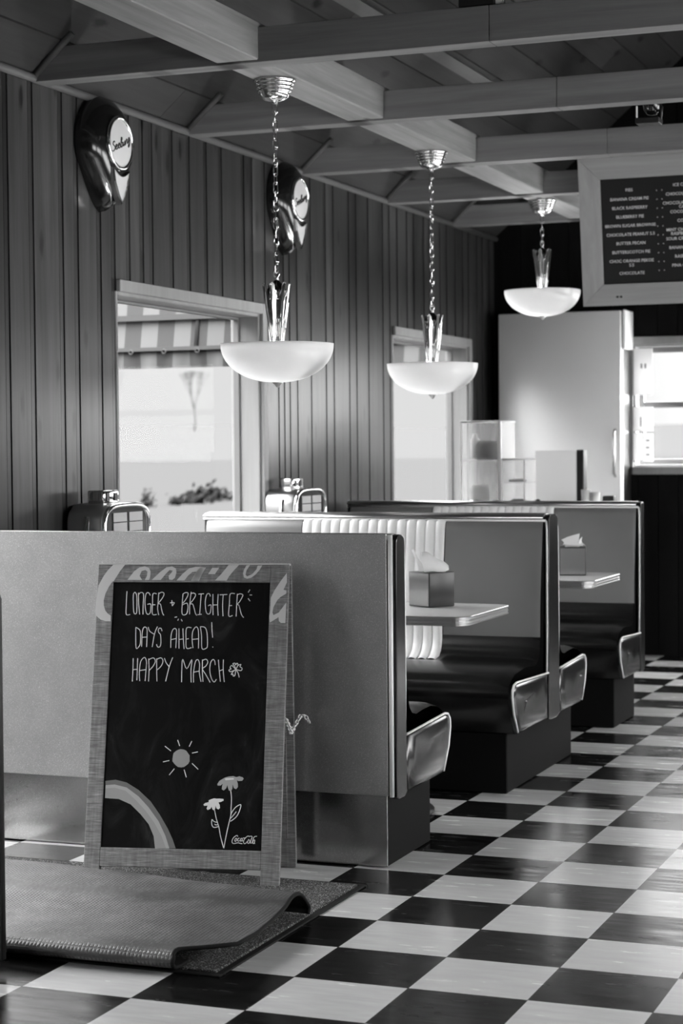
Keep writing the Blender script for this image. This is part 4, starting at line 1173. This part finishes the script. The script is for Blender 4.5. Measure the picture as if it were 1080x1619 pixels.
FILLED_SHAPES = [
('mid',[(0.3201,0.3905),(0.3210,0.3818),(0.3174,0.3739),(0.3096,0.3675),(0.3040,0.3634),(0.2954,0.3619),(0.2849,0.3631),(0.2789,0.3670),(0.2724,0.3731),(0.2662,0.3808),(0.2664,0.3895),(0.2673,0.3983),(0.2690,0.4062),(0.2768,0.4126),(0.2844,0.4167),(0.2910,0.4182),(0.3016,0.4170),(0.3095,0.4131),(0.3140,0.4070),(0.3202,0.3992)]),
('band_outer',[(0.0544,0.3162),(0.0880,0.3205),(0.1234,0.3126),(0.1627,0.2902),(0.2024,0.2562),(0.2326,0.2173),(0.2598,0.1755),(0.2770,0.1427),(0.2883,0.1146),(0.2683,0.1141),(0.2546,0.1512),(0.2305,0.1961),(0.1969,0.2378),(0.1636,0.2706),(0.1242,0.2973),(0.0856,0.3057),(0.0563,0.3033)]),
('band_mid',[(0.0563,0.3033),(0.0856,0.3057),(0.1242,0.2973),(0.1636,0.2706),(0.1969,0.2378),(0.2305,0.1961),(0.2546,0.1512),(0.2683,0.1141),(0.2582,0.1139),(0.2421,0.1509),(0.2182,0.1897),(0.1879,0.2273),(0.1547,0.2595),(0.1216,0.2869),(0.0861,0.2959),(0.0563,0.2929)]),
('band_inner',[(0.0563,0.2929),(0.0861,0.2959),(0.1216,0.2869),(0.1547,0.2595),(0.1879,0.2273),(0.2182,0.1897),(0.2421,0.1509),(0.2582,0.1139),(0.2231,0.1130),(0.2169,0.1503),(0.1994,0.1862),(0.1727,0.2160),(0.1395,0.2457),(0.1006,0.2614),(0.0565,0.2635)]),
('flower_big',[(0.4338,0.3330),(0.4453,0.3364),(0.4601,0.3383),(0.4702,0.3353),(0.4800,0.3379),(0.4909,0.3349),(0.4935,0.3301),(0.4888,0.3244),(0.4772,0.3234),(0.4722,0.3257),(0.4759,0.3145),(0.4763,0.3049),(0.4708,0.2983),(0.4640,0.3014),(0.4595,0.3125),(0.4591,0.2997),(0.4553,0.2916),(0.4486,0.2938),(0.4450,0.3026),(0.4430,0.3106),(0.4401,0.3009),(0.4321,0.2935),(0.4261,0.2974),(0.4266,0.3071),(0.4287,0.3143),(0.4215,0.3086),(0.4124,0.3084),(0.4114,0.3132),(0.4176,0.3230)]),
('flower_light',[(0.4340,0.3289),(0.4372,0.3314),(0.4620,0.3322),(0.4630,0.3279),(0.4374,0.3250)]),
('flower_light',[(0.3861,0.2628),(0.3934,0.2662),(0.4032,0.2693),(0.4107,0.2682),(0.4198,0.2687),(0.4323,0.2678),(0.4333,0.2630),(0.4252,0.2589),(0.4170,0.2571),(0.4214,0.2492),(0.4226,0.2404),(0.4179,0.2355),(0.4119,0.2385),(0.4083,0.2473),(0.4078,0.2376),(0.4039,0.2327),(0.3988,0.2358),(0.3960,0.2438),(0.3929,0.2373),(0.3840,0.2331),(0.3805,0.2378),(0.3834,0.2467),(0.3727,0.2457),(0.3700,0.2496),(0.3756,0.2546),(0.3863,0.2572)]),
('logo_big',[(0.0495,0.9984),(0.0874,0.9978),(0.0713,0.9764),(0.0523,0.9442),(0.0479,0.9425),(0.0376,0.9272),(0.0268,0.9035),(0.0227,0.8832),(0.0236,0.8664),(0.0297,0.8496),(0.0388,0.8396),(0.0476,0.8346),(0.0486,0.8161),(0.0332,0.8160),(0.0157,0.8209),(-0.0005,0.8342),(-0.0023,0.8359),(-0.0024,0.8696),(-0.0004,0.8966),(0.0030,0.9304),(0.0186,0.9610),(0.0314,0.9797)]),
('logo_big',[(0.0968,0.9484),(0.1178,0.9766),(0.1344,0.9885),(0.1514,0.9919),(0.1654,0.9869),(0.1711,0.9750),(0.1702,0.9581),(0.1672,0.9480),(0.1535,0.9480),(0.1597,0.9615),(0.1608,0.9750),(0.1537,0.9801),(0.1418,0.9766),(0.1357,0.9614),(0.1449,0.9479)]),
('logo_big',[(0.1758,0.9480),(0.2036,0.9751),(0.2218,0.9887),(0.2405,0.9915),(0.2527,0.9854),(0.2551,0.9719),(0.2507,0.9551),(0.2425,0.9483),(0.2321,0.9500),(0.2299,0.9617),(0.2381,0.9702),(0.2428,0.9786),(0.2325,0.9803),(0.2210,0.9685),(0.2049,0.9482)]),
('logo_big',[(0.2562,0.9467),(0.2757,0.9686),(0.2954,0.9856),(0.3156,0.9903),(0.3361,0.9904),(0.3498,0.9874),(0.3402,0.9722),(0.3294,0.9460),(0.3039,0.9459),(0.3134,0.9620),(0.3197,0.9755),(0.3061,0.9738),(0.2930,0.9620),(0.2818,0.9468)]),
('logo_big',[(0.3702,0.9875),(0.3922,0.9875),(0.3795,0.9673),(0.3574,0.9672)]),
('logo_big',[(0.3497,0.9884),(0.3293,0.9884),(0.3165,0.9705),(0.3032,0.9469),(0.3243,0.9459),(0.3371,0.9655)]),
('logo_big',[(0.4224,0.9967),(0.4562,0.9968),(0.4400,0.9793),(0.4255,0.9608),(0.4176,0.9463),(0.3803,0.9472),(0.3982,0.9657),(0.4143,0.9859)]),
('logo_big',[(0.4799,0.9955),(0.4917,0.9969),(0.4805,0.9794),(0.4777,0.9660),(0.4830,0.9600),(0.4995,0.9677),(0.5125,0.9829),(0.5154,0.9946),(0.5305,0.9956),(0.5226,0.9812),(0.5097,0.9661),(0.4966,0.9560),(0.4832,0.9526),(0.4730,0.9566),(0.4698,0.9693),(0.4720,0.9811)]),
('logo_big',[(0.6097,0.9715),(0.6107,0.9414),(0.6004,0.9181),(0.6096,0.9158),(0.6099,0.9064),(0.5912,0.8947),(0.5815,0.8847),(0.5705,0.8630),(0.5678,0.8464),(0.5714,0.8381),(0.5878,0.8465),(0.6108,0.8782),(0.6097,0.8136),(0.5957,0.8135),(0.5887,0.8200),(0.5877,0.8316),(0.5720,0.8216),(0.5605,0.8149),(0.5582,0.8331),(0.5607,0.8563),(0.5611,0.8929),(0.5720,0.9162),(0.5911,0.9463)])]

SA, ST = 0.21662, 0.22637
SW, SH = 0.6156, 0.9974
_rv = Vector((math.cos(SA), math.sin(SA), 0))
foot = Vector((-0.71748, 0.25964, 0)) - _rv * SW
sign = thing('chalkboard_sign', 'folding chalkboard sign with a grey timber frame standing on the mat', 'sign', foot, SA)
st_, ct_ = math.sin(ST), math.cos(ST)
def SP(u, v, w=0.0):   # along the sign, up the sign, out towards the viewer
    return Vector((u, v * st_ - w * ct_, v * ct_ + w * st_))
def lean(co): return SP(co.x, co.z, -co.y)
TH = .020
def sbar(name, q, mtl='sign_wood', w0=-TH, w1=0.0, bev=.0015, parent=sign):
    b = MB()
    u0, u1, v0, v1 = q
    b.box(u0, u1, -w1, -w0, v0, v1, bev, 1)
    bm_ = b.bm
    return b.build(name, M[mtl], parent, fn=lean)
sbar('stile', (0.0, .0505, .004, SH)); sbar('stile', (.557, SW, .004, SH))
sbar('top_rail', (.0507, .5568, .941, SH)); sbar('bottom_rail', (.0507, .5568, .055, .113))
sbar('chalkboard', (.046, .562, .108, .945), 'chalkboard', -.016, -.006)
b = MB(); b.box(-.002, SW + .002, -.001, TH + .001, SH, SH + .004); b.build('top_edge', M['paint'], sign, fn=lean)
def ribbon(mb, P, r, w):
    Q = [Vector((p[0], p[1])) for p in smooth_path([(a, c, 0) for a, c in P], 4)] if len(P) > 2 else [Vector(p) for p in P]
    rows = []
    for i, p in enumerate(Q):
        t = (Q[min(i + 1, len(Q) - 1)] - Q[max(i - 1, 0)])
        t = t.normalized() if t.length > 1e-9 else Vector((1, 0))
        nn = Vector((-t.y, t.x)) * r
        rows.append([SP(p.x + nn.x, p.y + nn.y, w), SP(p.x + nn.x * .5, p.y + nn.y * .5, w + .0006), SP(p.x - nn.x * .5, p.y - nn.y * .5, w + .0006), SP(p.x - nn.x, p.y - nn.y, w)])
    mb.grid(rows, False)
groups = {}
for P in CHALK_STROKES:
    v = sum(p[1] for p in P) / len(P); u = sum(p[0] for p in P) / len(P)
    if v > .55:
        line = 0 if v > .828 else (1 if v > .70 else 2)
        groups.setdefault(('chalk_writing', line), []).append(P)
    elif u < .37: groups.setdefault(('chalk_sun_ray', len(groups)), []).append(P)
    else: groups.setdefault(('chalk_stem', 0), []).append(P)
for (nm, _), PP in groups.items():
    b = MB()
    for P in PP: ribbon(b, P, .0013, -.0056)
    b.build(nm, M['chalk'], sign)
b = MB()
for P in SMALL_LOGO_STROKES: ribbon(b, P, .0011, -.0056)
b.build('small_lettering', M['chalk'], sign)
FM = {'mid': ('chalk_sun', 'chalk_mid'), 'band_outer': ('chalk_rainbow_band', 'chalk_dark'), 'band_mid': ('chalk_rainbow_band', 'chalk_pale'), 'band_inner': ('chalk_rainbow_band', 'chalk_mid'),
      'flower_big': ('chalk_flower', 'chalk_flower_grey'), 'flower_light': ('chalk_flower', 'chalk'), 'logo_big': ('painted_lettering', 'paint')}
M['chalk_pale'] = mat('pale_chalk', .30, .95); M['chalk_flower_grey'] = mat('flower_chalk', .30, .95)
big = MB()
for i, (kind, P) in enumerate(FILLED_SHAPES):
    if kind == 'logo_big':
        big.face([SP(u, v, .0006) for u, v in P]); continue
    nm, mt = FM[kind]; b = MB(); w = -.0057 + (.0003 if kind == 'flower_light' else 0)
    b.face([SP(u, v, w) for u, v in P]); b.build(nm, M[mt], sign)
bmesh.ops.triangulate(big.bm, faces=big.bm.faces[:])
big.build('painted_lettering', M['paint'], sign)
# rear leg frame, hinged at the top and nearly upright
def RP(co):   # local: x along, y depth behind, z up the rear frame
    t = co.z / SH
    return Vector((co.x, .292 - (.292 - .255) * t + co.y, co.z * .985))
for nm, q in (('rear_leg', (-.004, .050, 0, .020, .003, .985)), ('rear_leg', (.562, .616, 0, .020, .003, .985)), ('rear_rail', (.0505, .5615, .002, .018, .06, .115)), ('rear_rail', (.0505, .5615, .002, .018, .93, .985))):
    b = MB(); b.box(*q, .0015, 1); b.build(nm, M['sign_wood'], sign, fn=RP)
b = MB(); b.box(.02, .592, -.012, -.002, .100, .95); b.build('rear_board', M['sign_wood'], sign, fn=RP)
for ux in (.10, .50):
    b = MB(); b.box(ux - .02, ux + .02, .238, .262, .925, .955, .002, 1); b.build('hinge', M['chrome_dull'], sign)
# stay chain hanging out of both sides
def links(P, r=.0055):
    b = MB(); P = [Vector(p) for p in P]; d = 0; i = 0
    for p, q in zip(P[:-1], P[1:]):
        n = max(1, int((q - p).length / .0095))
        for k in range(n):
            c = p.lerp(q, (k + .5) / n); t = (q - p).normalized(); s = t.orthogonal().normalized(); s = s if i % 2 else t.cross(s)
            b.tube([c + t * (.0078 * math.cos(a)) + s * (.0056 * math.sin(a)) for a in [2 * PI * m_ / 10 for m_ in range(10)]], .0026, 5, True); i += 1
    return b
links([(.615, .14, .500), (.619, .17, .475), (.621, .20, .447), (.626, .235, .462), (.640, .262, .492), (.654, .270, .490), (.668, .268, .470)]).build('stay_chain', M['chalk'], sign)
links([(0.0, .14, .50), (-.006, .17, .46), (-.010, .20, .45), (-.004, .25, .50)]).build('stay_chain', M['chalk'], sign)

# ================================================================== FLOOR MAT, FOLDED OVER
M['flap_shade'] = mat('flap_inside_shade', 0.006, 1.0)  # pile side, blacker than the pile for the shade inside the fold
mt = thing('floor_mat', 'black entrance mat with its left part folded over, rubber side up, on the checkered floor', 'mat', (-1.2, -0.15, 0))
b = MB(); b.box(-.76, .700, -.510, .512, .0005, .010, .003, 1); b.build('pile', M['pile'], mt)
b = MB()
for q in ((-.775, .722, -.532, -.5105), (-.775, .722, .5125, .532), (-.775, -.7605, -.5105, .5125), (.7005, .722, -.5105, .5125)):
    b.box(q[0], q[1], q[2], q[3], .0005, .006, .002, 1)
b.build('rubber_edge', M['rubber_edge'], mt)
def flap_profile(t):
    """folded flap: rolls up at the front, bulges, drops again at the back; t 0 left .. 1 right"""
    k = .088 + .006 * math.sin(2.4 * t + .6)
    yb = .215 - .10 * t + .015 * math.sin(5 * t)
    yf = -.562 - .008 * math.sin(3 * t)
    return [(yf + .10, .0165), (yf + .04, .0168), (yf + .012, .022), (yf, .036), (yf + .010, .052), (yf + .035, .062), (yf + .09, .066), (yf + .20, .069 + .003 * math.sin(9 * t)),
            (yf + .34, .073 - .004 * math.sin(6 * t)), (yf + .46, k - .006), (yb - .15, k + .004), (yb - .09, k + .004), (yb - .045, k - .010), (yb - .012, k - .040), (yb, .032), (yb - .006, .0165)]
EDGE = [(-.60, .600), (-.53, .600), (-.50, .665), (-.45, .735), (-.35, .745), (-.15, .725), (.05, .702), (.15, .712), (.30, .70)]
def edge_x(y, low):
    for (a, u), (c, w) in zip(EDGE[:-1], EDGE[1:]):
        if y <= c: v = u + (w - u) * max(0, min(1, (y - a) / (c - a))); break
    else: v = EDGE[-1][1]
    return min(v, .58 + .6 * max(0, y + .50)) if low else v
outer, inner = [], []
nx = 60
for i in range(nx + 1):
    t = i / nx
    prof = smooth_path([(0, y, z) for y, z in flap_profile(t)], 4)
    R0, R1 = [], []; m_ = len(prof)
    for j, p in enumerate(prof):
        a_, c_ = prof[max(0, j - 1)], prof[min(m_ - 1, j + 1)]
        tn = (c_ - a_).normalized(); nn = Vector((0, -tn.z, tn.y))
        if j > m_ * .25: e_ = edge_x(p.y, False)
        else: e_ = .600 + .02 * j / m_
        x = -.765 + (.765 + e_) * t
        rip = .0012 * math.sin(30 * t + 9 * p.y) if p.z > .055 else 0
        P_ = Vector((x, p.y, p.z + rip)); R0.append(P_ + nn * .003); R1.append(P_ - nn * .003)
    outer.append(R0); inner.append(R1)
# the outside of the roll faces away from its middle
if (outer[30][len(outer[30]) // 2] - Vector((0, -.2, .04))).z < (inner[30][len(inner[30]) // 2] - Vector((0, -.2, .04))).z: outer, inner = inner, outer
b = MB(); b.grid(outer); b.build('folded_flap', M['rubber'], mt)
b = MB(); b.grid(inner); b.build('flap_pile_shaded', M['flap_shade'], mt)
b = MB(); b.tube([(p + q) / 2 for p, q in zip(outer[-1], inner[-1])], .0060, 8); b.build('flap_hem', M['rubber_edge'], mt)

# ================================================================== DARK PANEL AT THE LEFT EDGE
pn = thing('partition_panel', 'black upright panel with a rounded top corner at the left edge, in front of the folded mat', 'panel', (-1.027, -.81, 0))
b = MB(); out = [(-.34, .03), (0, .03)]
for k in range(7):
    a = PI / 2 * k / 6; out.append((-.03 + .03 * math.cos(a) + .0, .958 + .03 * math.sin(a)))
for k in range(7):
    a = PI / 2 + PI / 2 * k / 6; out.append((-.31 + .03 * math.cos(a), .958 + .03 * math.sin(a)))
b.prism(out, 'y', -.012, .012, True, .004); b.build('board', M['black'], pn)
b = MB(); b.box(-.33, -.03, -.03, .03, .001, .03, .004, 2); b.build('base', M['black'], pn)

# ================================================================== MENU BOARD
MW, MH = 1.75, .765
tilt = math.radians(8.5)
menu = thing('menu_board', 'dark menu board in a wide pale timber frame tilted down from the ceiling beam', 'menu board', (-.895, 4.845, 2.075))
def mlean(co): return Vector((co.x, -co.z * math.sin(tilt) + co.y * math.cos(tilt), co.z * math.cos(tilt) + co.y * math.sin(tilt)))
fw = .112
for nm, q in (('frame_side', (0, fw, 0, MH)), ('frame_side', (MW - fw, MW, 0, MH))):
    b = MB(); b.prism([(q[0], 0), (q[1], 0 + (fw if q[0] == 0 else 0)), (q[1], MH - (fw if q[0] == 0 else 0)), (q[0], MH)] if q[0] == 0 else [(q[0], fw), (q[1], 0), (q[1], MH), (q[0], MH - fw)], 'y', -.03, 0, False, .003); b.build(nm, M['menu_wood2'] if 'menu_wood2' in M else wood('menu_frame_side', 0.34, 'z', 0.5, contrast=0.2), menu, fn=mlean)
for z0, z1, inner in ((0, fw, fw), (MH - fw, MH, MH - fw)):
    b = MB(); P = [(0, 0), (MW, 0), (MW - fw, fw), (fw, fw)] if z0 == 0 else [(fw, MH - fw), (MW - fw, MH - fw), (MW, MH), (0, MH)]
    b.prism(P, 'y', -.03, 0, False, .003); b.build('frame_rail', M['menu_wood'], menu, fn=mlean)
b = MB(); b.box(fw - .01, MW - fw + .01, -.012, 0.0, fw - .01, MH - fw + .01); b.build('board', M['menu_black'], menu, fn=mlean)
dgraph = None
def text_bm(lines):
    """lines: (text, x centre, z, height) -> one mesh of lettering in board coordinates"""
    out = bmesh.new()
    for txt, xc, z, h in lines:
        cu = bpy.data.curves.new('lettering', 'FONT'); cu.body = txt; cu.align_x = 'CENTER'; cu.size = h * 1.42; cu.extrude = .0004; cu.offset = h * .012; cu.resolution_u = 2
        ob = bpy.data.objects.new('lettering', cu); COL.objects.link(ob)
        bpy.context.view_layer.update()
        me = ob.evaluated_get(bpy.context.evaluated_depsgraph_get()).to_mesh()
        me.transform(Matrix(((1, 0, 0, xc), (0, 0, -1, -.0125), (0, 1, 0, z), (0, 0, 0, 1))))
        out.from_mesh(me)
        ob.evaluated_get(bpy.context.evaluated_depsgraph_get()).to_mesh_clear()
        bpy.data.objects.remove(ob); bpy.data.curves.remove(cu)
    return out
LEFT = ['PIES', 'BANANA CREAM PIE', 'BLACK RASPBERRY', 'BLUEBERRY PIE', 'BROWN SUGAR BROWNIE', 'CHOCOLATE PEANUT 5.5', 'BUTTER PECAN', 'BUTTERSCOTCH PIE', 'CHOC ORANGE PEKOE', 'CHOCOLATE']
RIGHT = ['ICE CREAM', 'CHOCOLATE CHIP', 'CHOCOLATE MOUSSE', 'COCONUT PIE', 'COFFEE', 'MINT CHOCOLATE', 'SOUR CREAM CAKE', 'BANANA CREAM', 'RASPBERRY', 'PINA COLADA']
lines = []
for i, t in enumerate(LEFT): lines.append((t, .262, .585 - .0455 * i - (.018 if i == 9 else 0), .0155))
for i, t in enumerate(RIGHT): lines.append((t, .545, .598 - .0455 * i, .0155))
lines += [('CAKE', .545, .598 - .0455 * 2 - .020, .0155), ('5.5', .262, .585 - .0455 * 8 - .022, .0155), ('RASPBERRY PIE', .545, .598 - .0455 * 5 - .020, .0155)]
for i in range(10):
    lines += [('*', .405, .575 - .0455 * i, .010), ('*', .432, .575 - .0455 * i, .010)]
    for xc, t in ((.86, 'MILKSHAKES'), (1.16, 'SUNDAES')):
        lines.append((t if i == 0 else ('VANILLA', 'STRAWBERRY', 'CHOCOLATE', 'CARAMEL', 'CHERRY', 'MAPLE', 'COFFEE', 'PEACH', 'LEMON')[i - 1], xc, .60 - .0455 * i, .0155))
mb_ = MB(); mb_.bm.free(); mb_.bm = text_bm(lines); mb_.build('lettering', M['menu_text'], menu, fn=mlean)
for zz in (.045,):
    for xx in (.185, .205):
        b = MB(); b.lathe([(0, -.0312), (.006, -.0312), (.006, -.029)], (xx, 0, zz), 10, 'y'); b.build('screw_hole', M['black'], menu, fn=mlean)
for xx in (.25, MW - .25):
    b = MB(); b.box(xx - .012, xx + .012, -.004, .035, MH - .05, MH - .01); b.build('bracket', M['black'], menu, fn=mlean)

# ================================================================== BACK OF THE ROOM
fr_ = thing('refrigerator', 'tall stainless steel refrigerator against the dark back wall', 'refrigerator', (-1.52, 6.99, 0))
b = MB(); b.box(-.405, .392, -.215, -.002, .08, 2.185, .004, 1); b.build('body', M['chrome_dull'], fr_)
b = MB(); b.box(-.405, .388, -.262, -.220, .10, 2.185, .006, 2); b.build('door', M['stainless'], fr_)
b = MB(); b.box(.393, .412, -.230, -.006, 1.945, 2.19, .003, 1); b.build('hinge_cover', M['white'], fr_)
b = MB(); b.tube([(.352, -.264, 1.15), (.352, -.30, 1.17), (.352, -.30, 1.42), (.352, -.264, 1.44)], .009, 8); b.build('handle', M['chrome_dull'], fr_)
b = MB(); b.box(-.40, .385, -.20, -.01, .002, .08); b.build('foot_plinth', M['black'], fr_)

ct = thing('service_counter', 'long dark service counter behind the farthest booth bench', 'counter', (-1.40, 5.20, 0))
b = MB(); b.box(-.62, .52, -.28, .30, .002, .955, .004, 1); b.build('cabinet', M['kick'], ct)
b = MB(); b.box(-.625, .545, -.31, .32, .956, .995, .006, 2); b.build('counter_top', M['top'], ct)
CT = .996

ca = thing('display_case', 'clear acrylic two tier pastry display case on the counter', 'display case', (-1.41, 5.20, CT))
def post(x0, x1, y0, y1, z0, z1, mtl, nm):
    b = MB(); b.box(x0, x1, y0, y1, z0, z1, .001, 1); return b.build(nm, M[mtl], ca)
post(-.245, .125, -.15, .15, 0, .012, 'white', 'base')
post(-.025, -.008, -.155, -.140, .012, .485, 'white', 'front_post')
for nm, q in (('tall_bin', (-.240, -.012, -.14, .14, .012, .482)), ('low_bin', (-.006, .120, -.14, .14, .012, .272))):
    b = MB(); x0, x1, y0, y1, z0, z1 = q
    for A in ([(x0, y0, z0), (x1, y0, z0), (x1, y0, z1), (x0, y0, z1)], [(x0, y1, z0), (x1, y1, z0), (x1, y1, z1), (x0, y1, z1)], [(x0, y0, z0), (x0, y1, z0), (x0, y1, z1), (x0, y0, z1)], [(x1, y0, z0), (x1, y1, z0), (x1, y1, z1), (x1, y0, z1)], [(x0, y0, z1), (x1, y0, z1), (x1, y1, z1), (x0, y1, z1)]): b.face(A)
    b.build(nm, M['acrylic'], ca)
    b = MB()
    for x in (x0, x1): b.tube([(x, y0, z1), (x, y1, z1)], .005, 6); b.tube([(x, y0, z0), (x, y0, z1)], .004, 6)
    for y_ in (y0, y1): b.tube([(x0, y_, z1), (x1, y_, z1)], .006, 6)
    b.build('edge', M['white'], ca)
post(-.235, -.016, -.13, .13, .262, .270, 'acrylic', 'shelf')
post(-.000, .115, -.13, .13, .140, .146, 'acrylic', 'shelf')
def cake(x, y_, z, r, h, material, label, nm='cake'):
    b = MB(); b.lathe([(0, 0), (r * .92, 0), (r, h * .3), (r * .97, h * .8), (r * .8, h), (0, h * 1.02)], (0, 0, 0), 24)
    o = b.build(nm, M[material], None, None, (ca.location.x + x, ca.location.y + y_, ca.location.z + z)); tag(o, label, 'cake', 'baked goods in the display case')
cake(-.105, -.06, .2705, .072, .105, 'cake', 'dark round cake on the upper shelf of the display case')
cake(.055, -.04, .1465, .050, .018, 'bread', 'pale flat pastry on the low shelf at the right of the display case', 'pastry')
cake(-.16, -.05, .0125, .055, .12, 'bread', 'pale tall loaf at the bottom left of the display case', 'loaf')
cake(.058, -.04, .0125, .045, .04, 'cake', 'small dark bun at the bottom right of the display case', 'bun')
for x, z, l in ((-.185, .2705, 'left'), (-.052, .3765, 'right')):
    if l == 'left':
        b = MB(); b.lathe([(0, 0), (.024, 0), (.026, .02), (.026, .11), (.012, .13), (.012, .145), (0, .145)], (0, 0, 0), 18)
        o = b.build('jar', M['white'], None, None, (ca.location.x + x, ca.location.y - .06, ca.location.z + z)); tag(o, 'slim white jar beside the dark cake in the display case', 'jar')
# crumpled wrapped pastries in front of the case
def crumple(x, y_, s, label):
    b = MB(); rows = []
    for i in range(9):
        a = PI * i / 8; rows.append([(s * math.sin(a) * math.cos(t) * (1 + .25 * math.sin(5 * t + i)), s * math.sin(a) * math.sin(t) * (1 + .2 * math.cos(4 * t + 2 * i)), s * .72 * (1 - math.cos(a)) * .62 * (1 + .12 * math.sin(3 * t + i))) for t in [2 * PI * k / 14 for k in range(14)]])
    b.grid(rows, False, True)
    o = b.build('wrapped_pastry', M['foil'], None, None, (x, y_, CT)); tag(o, label, 'wrapped pastry', 'wrapped pastries on the counter')
M['foil'] = mat('crinkled_wrap', .45, .25, .7)
crumple(-1.545, 4.985, .055, 'crinkled wrapped pastry on the counter below the left end of the display case')
crumple(-1.425, 4.955, .055, 'larger crinkled wrapped pastry on the counter, left of the display case post')
crumple(-1.305, 4.965, .045, 'crinkled wrapped pastry on the counter, right of the display case post')

m = M['screen'] = mat('screen_added_glow', .6, .4); bsdf(m).inputs['Emission Color'].default_value = (1, 1, 1, 1); bsdf(m).inputs['Emission Strength'].default_value = .12  # glow added to brighten the till's pale face
mo = thing('till_screen', 'till screen with a pale face and thick black edge standing on the counter', 'screen', (-1.045, 5.28, CT), math.radians(0))
b = MB(); b.box(-.235, .0, -.03, .03, .03, .318, .004, 1); b.build('face', M['screen'], mo)
b = MB(); b.box(.0005, .042, -.034, .045, .0, .322, .004, 1); b.build('edge', M['black'], mo)
b = MB(); b.box(-.19, -.03, -.06, .08, .0, .03, .004, 1); b.build('stand', M['black'], mo)
b = MB(); b.lathe([(0, 0), (.018, 0), (.019, .03), (.014, .05), (0, .056)], (0, 0, 0), 18)
o = b.build('knob', M['black'], None, None, (-1.215, 5.06, CT)); tag(o, 'small black rounded knob on the counter before the till screen', 'knob')
for i, (x, h, l) in enumerate(((-.955, .105, 'left'), (-.905, .092, 'right'))):
    b = MB(); b.lathe([(0, 0), (.022, 0), (.025, h * .5), (.027, h), (.024, h), (.021, .01), (0, .01)], (0, 0, 0), 20)
    o = b.build('cup', M['white'], None, None, (x, 5.10, CT)); tag(o, 'white paper cup on the counter, the %s one of two right of the till screen' % l, 'cup', 'paper cups by the till')
b = MB(); b.box(-.032, .032, -.03, .03, 0, .07, .005, 2); o = b.build('card_reader', M['black'], None, None, (-.905 + .055, 5.20, CT)); tag(o, 'small black card reader on the counter at its right end', 'card reader')
# papers stuck to the back window
for i, (x0, x1, z0, z1, l) in enumerate(()): pass
pp = [(-1.108, -1.055, 1.245, 1.42, 'white paper sheet low on the wall strip between refrigerator and back window'),
      (-1.048, -.985, 1.235, 1.415, 'printed notice with dark dots beside the foot of the back window'),
      (-1.106, -.985, 1.66, 1.955, 'large white notice high beside the back window'),
      (-1.108, -.985, 1.43, 1.585, 'white notice with a black slot halfway up beside the back window')]
for x0, x1, z0, z1, l in pp:
    b = MB(); b.box(x0, x1, 6.983, 6.9945, z0, z1, .001, 1); o = b.build('notice', M['notice'], None); tag(o, l, 'notice', 'notices beside the back window')
    if 'dots' in l or 'large' in l:
        for k in range(3 if 'dots' in l else 2):
            b = MB()
            if 'dots' in l: b.box(x0 + .02, x1 - .02, 6.981, 6.9828, z0 + .04 + .045 * k, z0 + .052 + .045 * k)
            else: b.box(x0 + .045 + .025 * k, x0 + .056 + .025 * k, 6.981, 6.9828, z0 + .17, z0 + .20)
            b.build('print', M['grey'], o)
    if 'slot' in l:
        b = MB(); b.box(x0 + .044, x0 + .050, 6.981, 6.9828, z0 + .03, z0 + .09); b.build('print', M['black'], o)
# ------------------------------------------------------------------ fittings among the beams
sc = thing('security_camera', 'small dark security camera with a white strip fixed behind the second tie beam', 'camera', (-.060, 2.53, 2.70))
b = MB(); b.lathe([(0, -.050), (.018, -.048), (.034, -.028), (.038, 0), (.038, .02), (0, .02)], (.010, .02, 0), 24); b.build('dome', M['black_gloss'], sc)
b = MB(); b.box(-.05, .045, -.02, .06, -.085, -.062, .003, 1); b.build('base_plate', M['black'], sc)
b = MB(); b.box(-.046, -.039, -.024, -.017, -.062, -.015, .002, 1); b.build('strip', M['white'], sc)
b = MB(); b.box(-.03, .04, -.0595, -.02, -.01, .03, .003, 1); b.tube([(.045, .02, -.07), (.05, .02, -.02), (.03, .02, .0)], .006, 6); b.build('bracket', M['black'], sc)
bx_ = thing('black_box', 'square black fitting resting on the nearest tie beam at the top of the photo', 'fitting', (-.335, 1.145, 2.8))
b = MB(); b.box(-.062, .062, -.04, .10, .001, .16, .003, 1); b.build('housing', M['black'], bx_)
b = MB(); b.prism([(.064, .004), (.086, .004), (.088, .025), (.076, .06), (.064, .07)], 'y', -.03, -.01); b.build('bracket', M['white'], bx_)
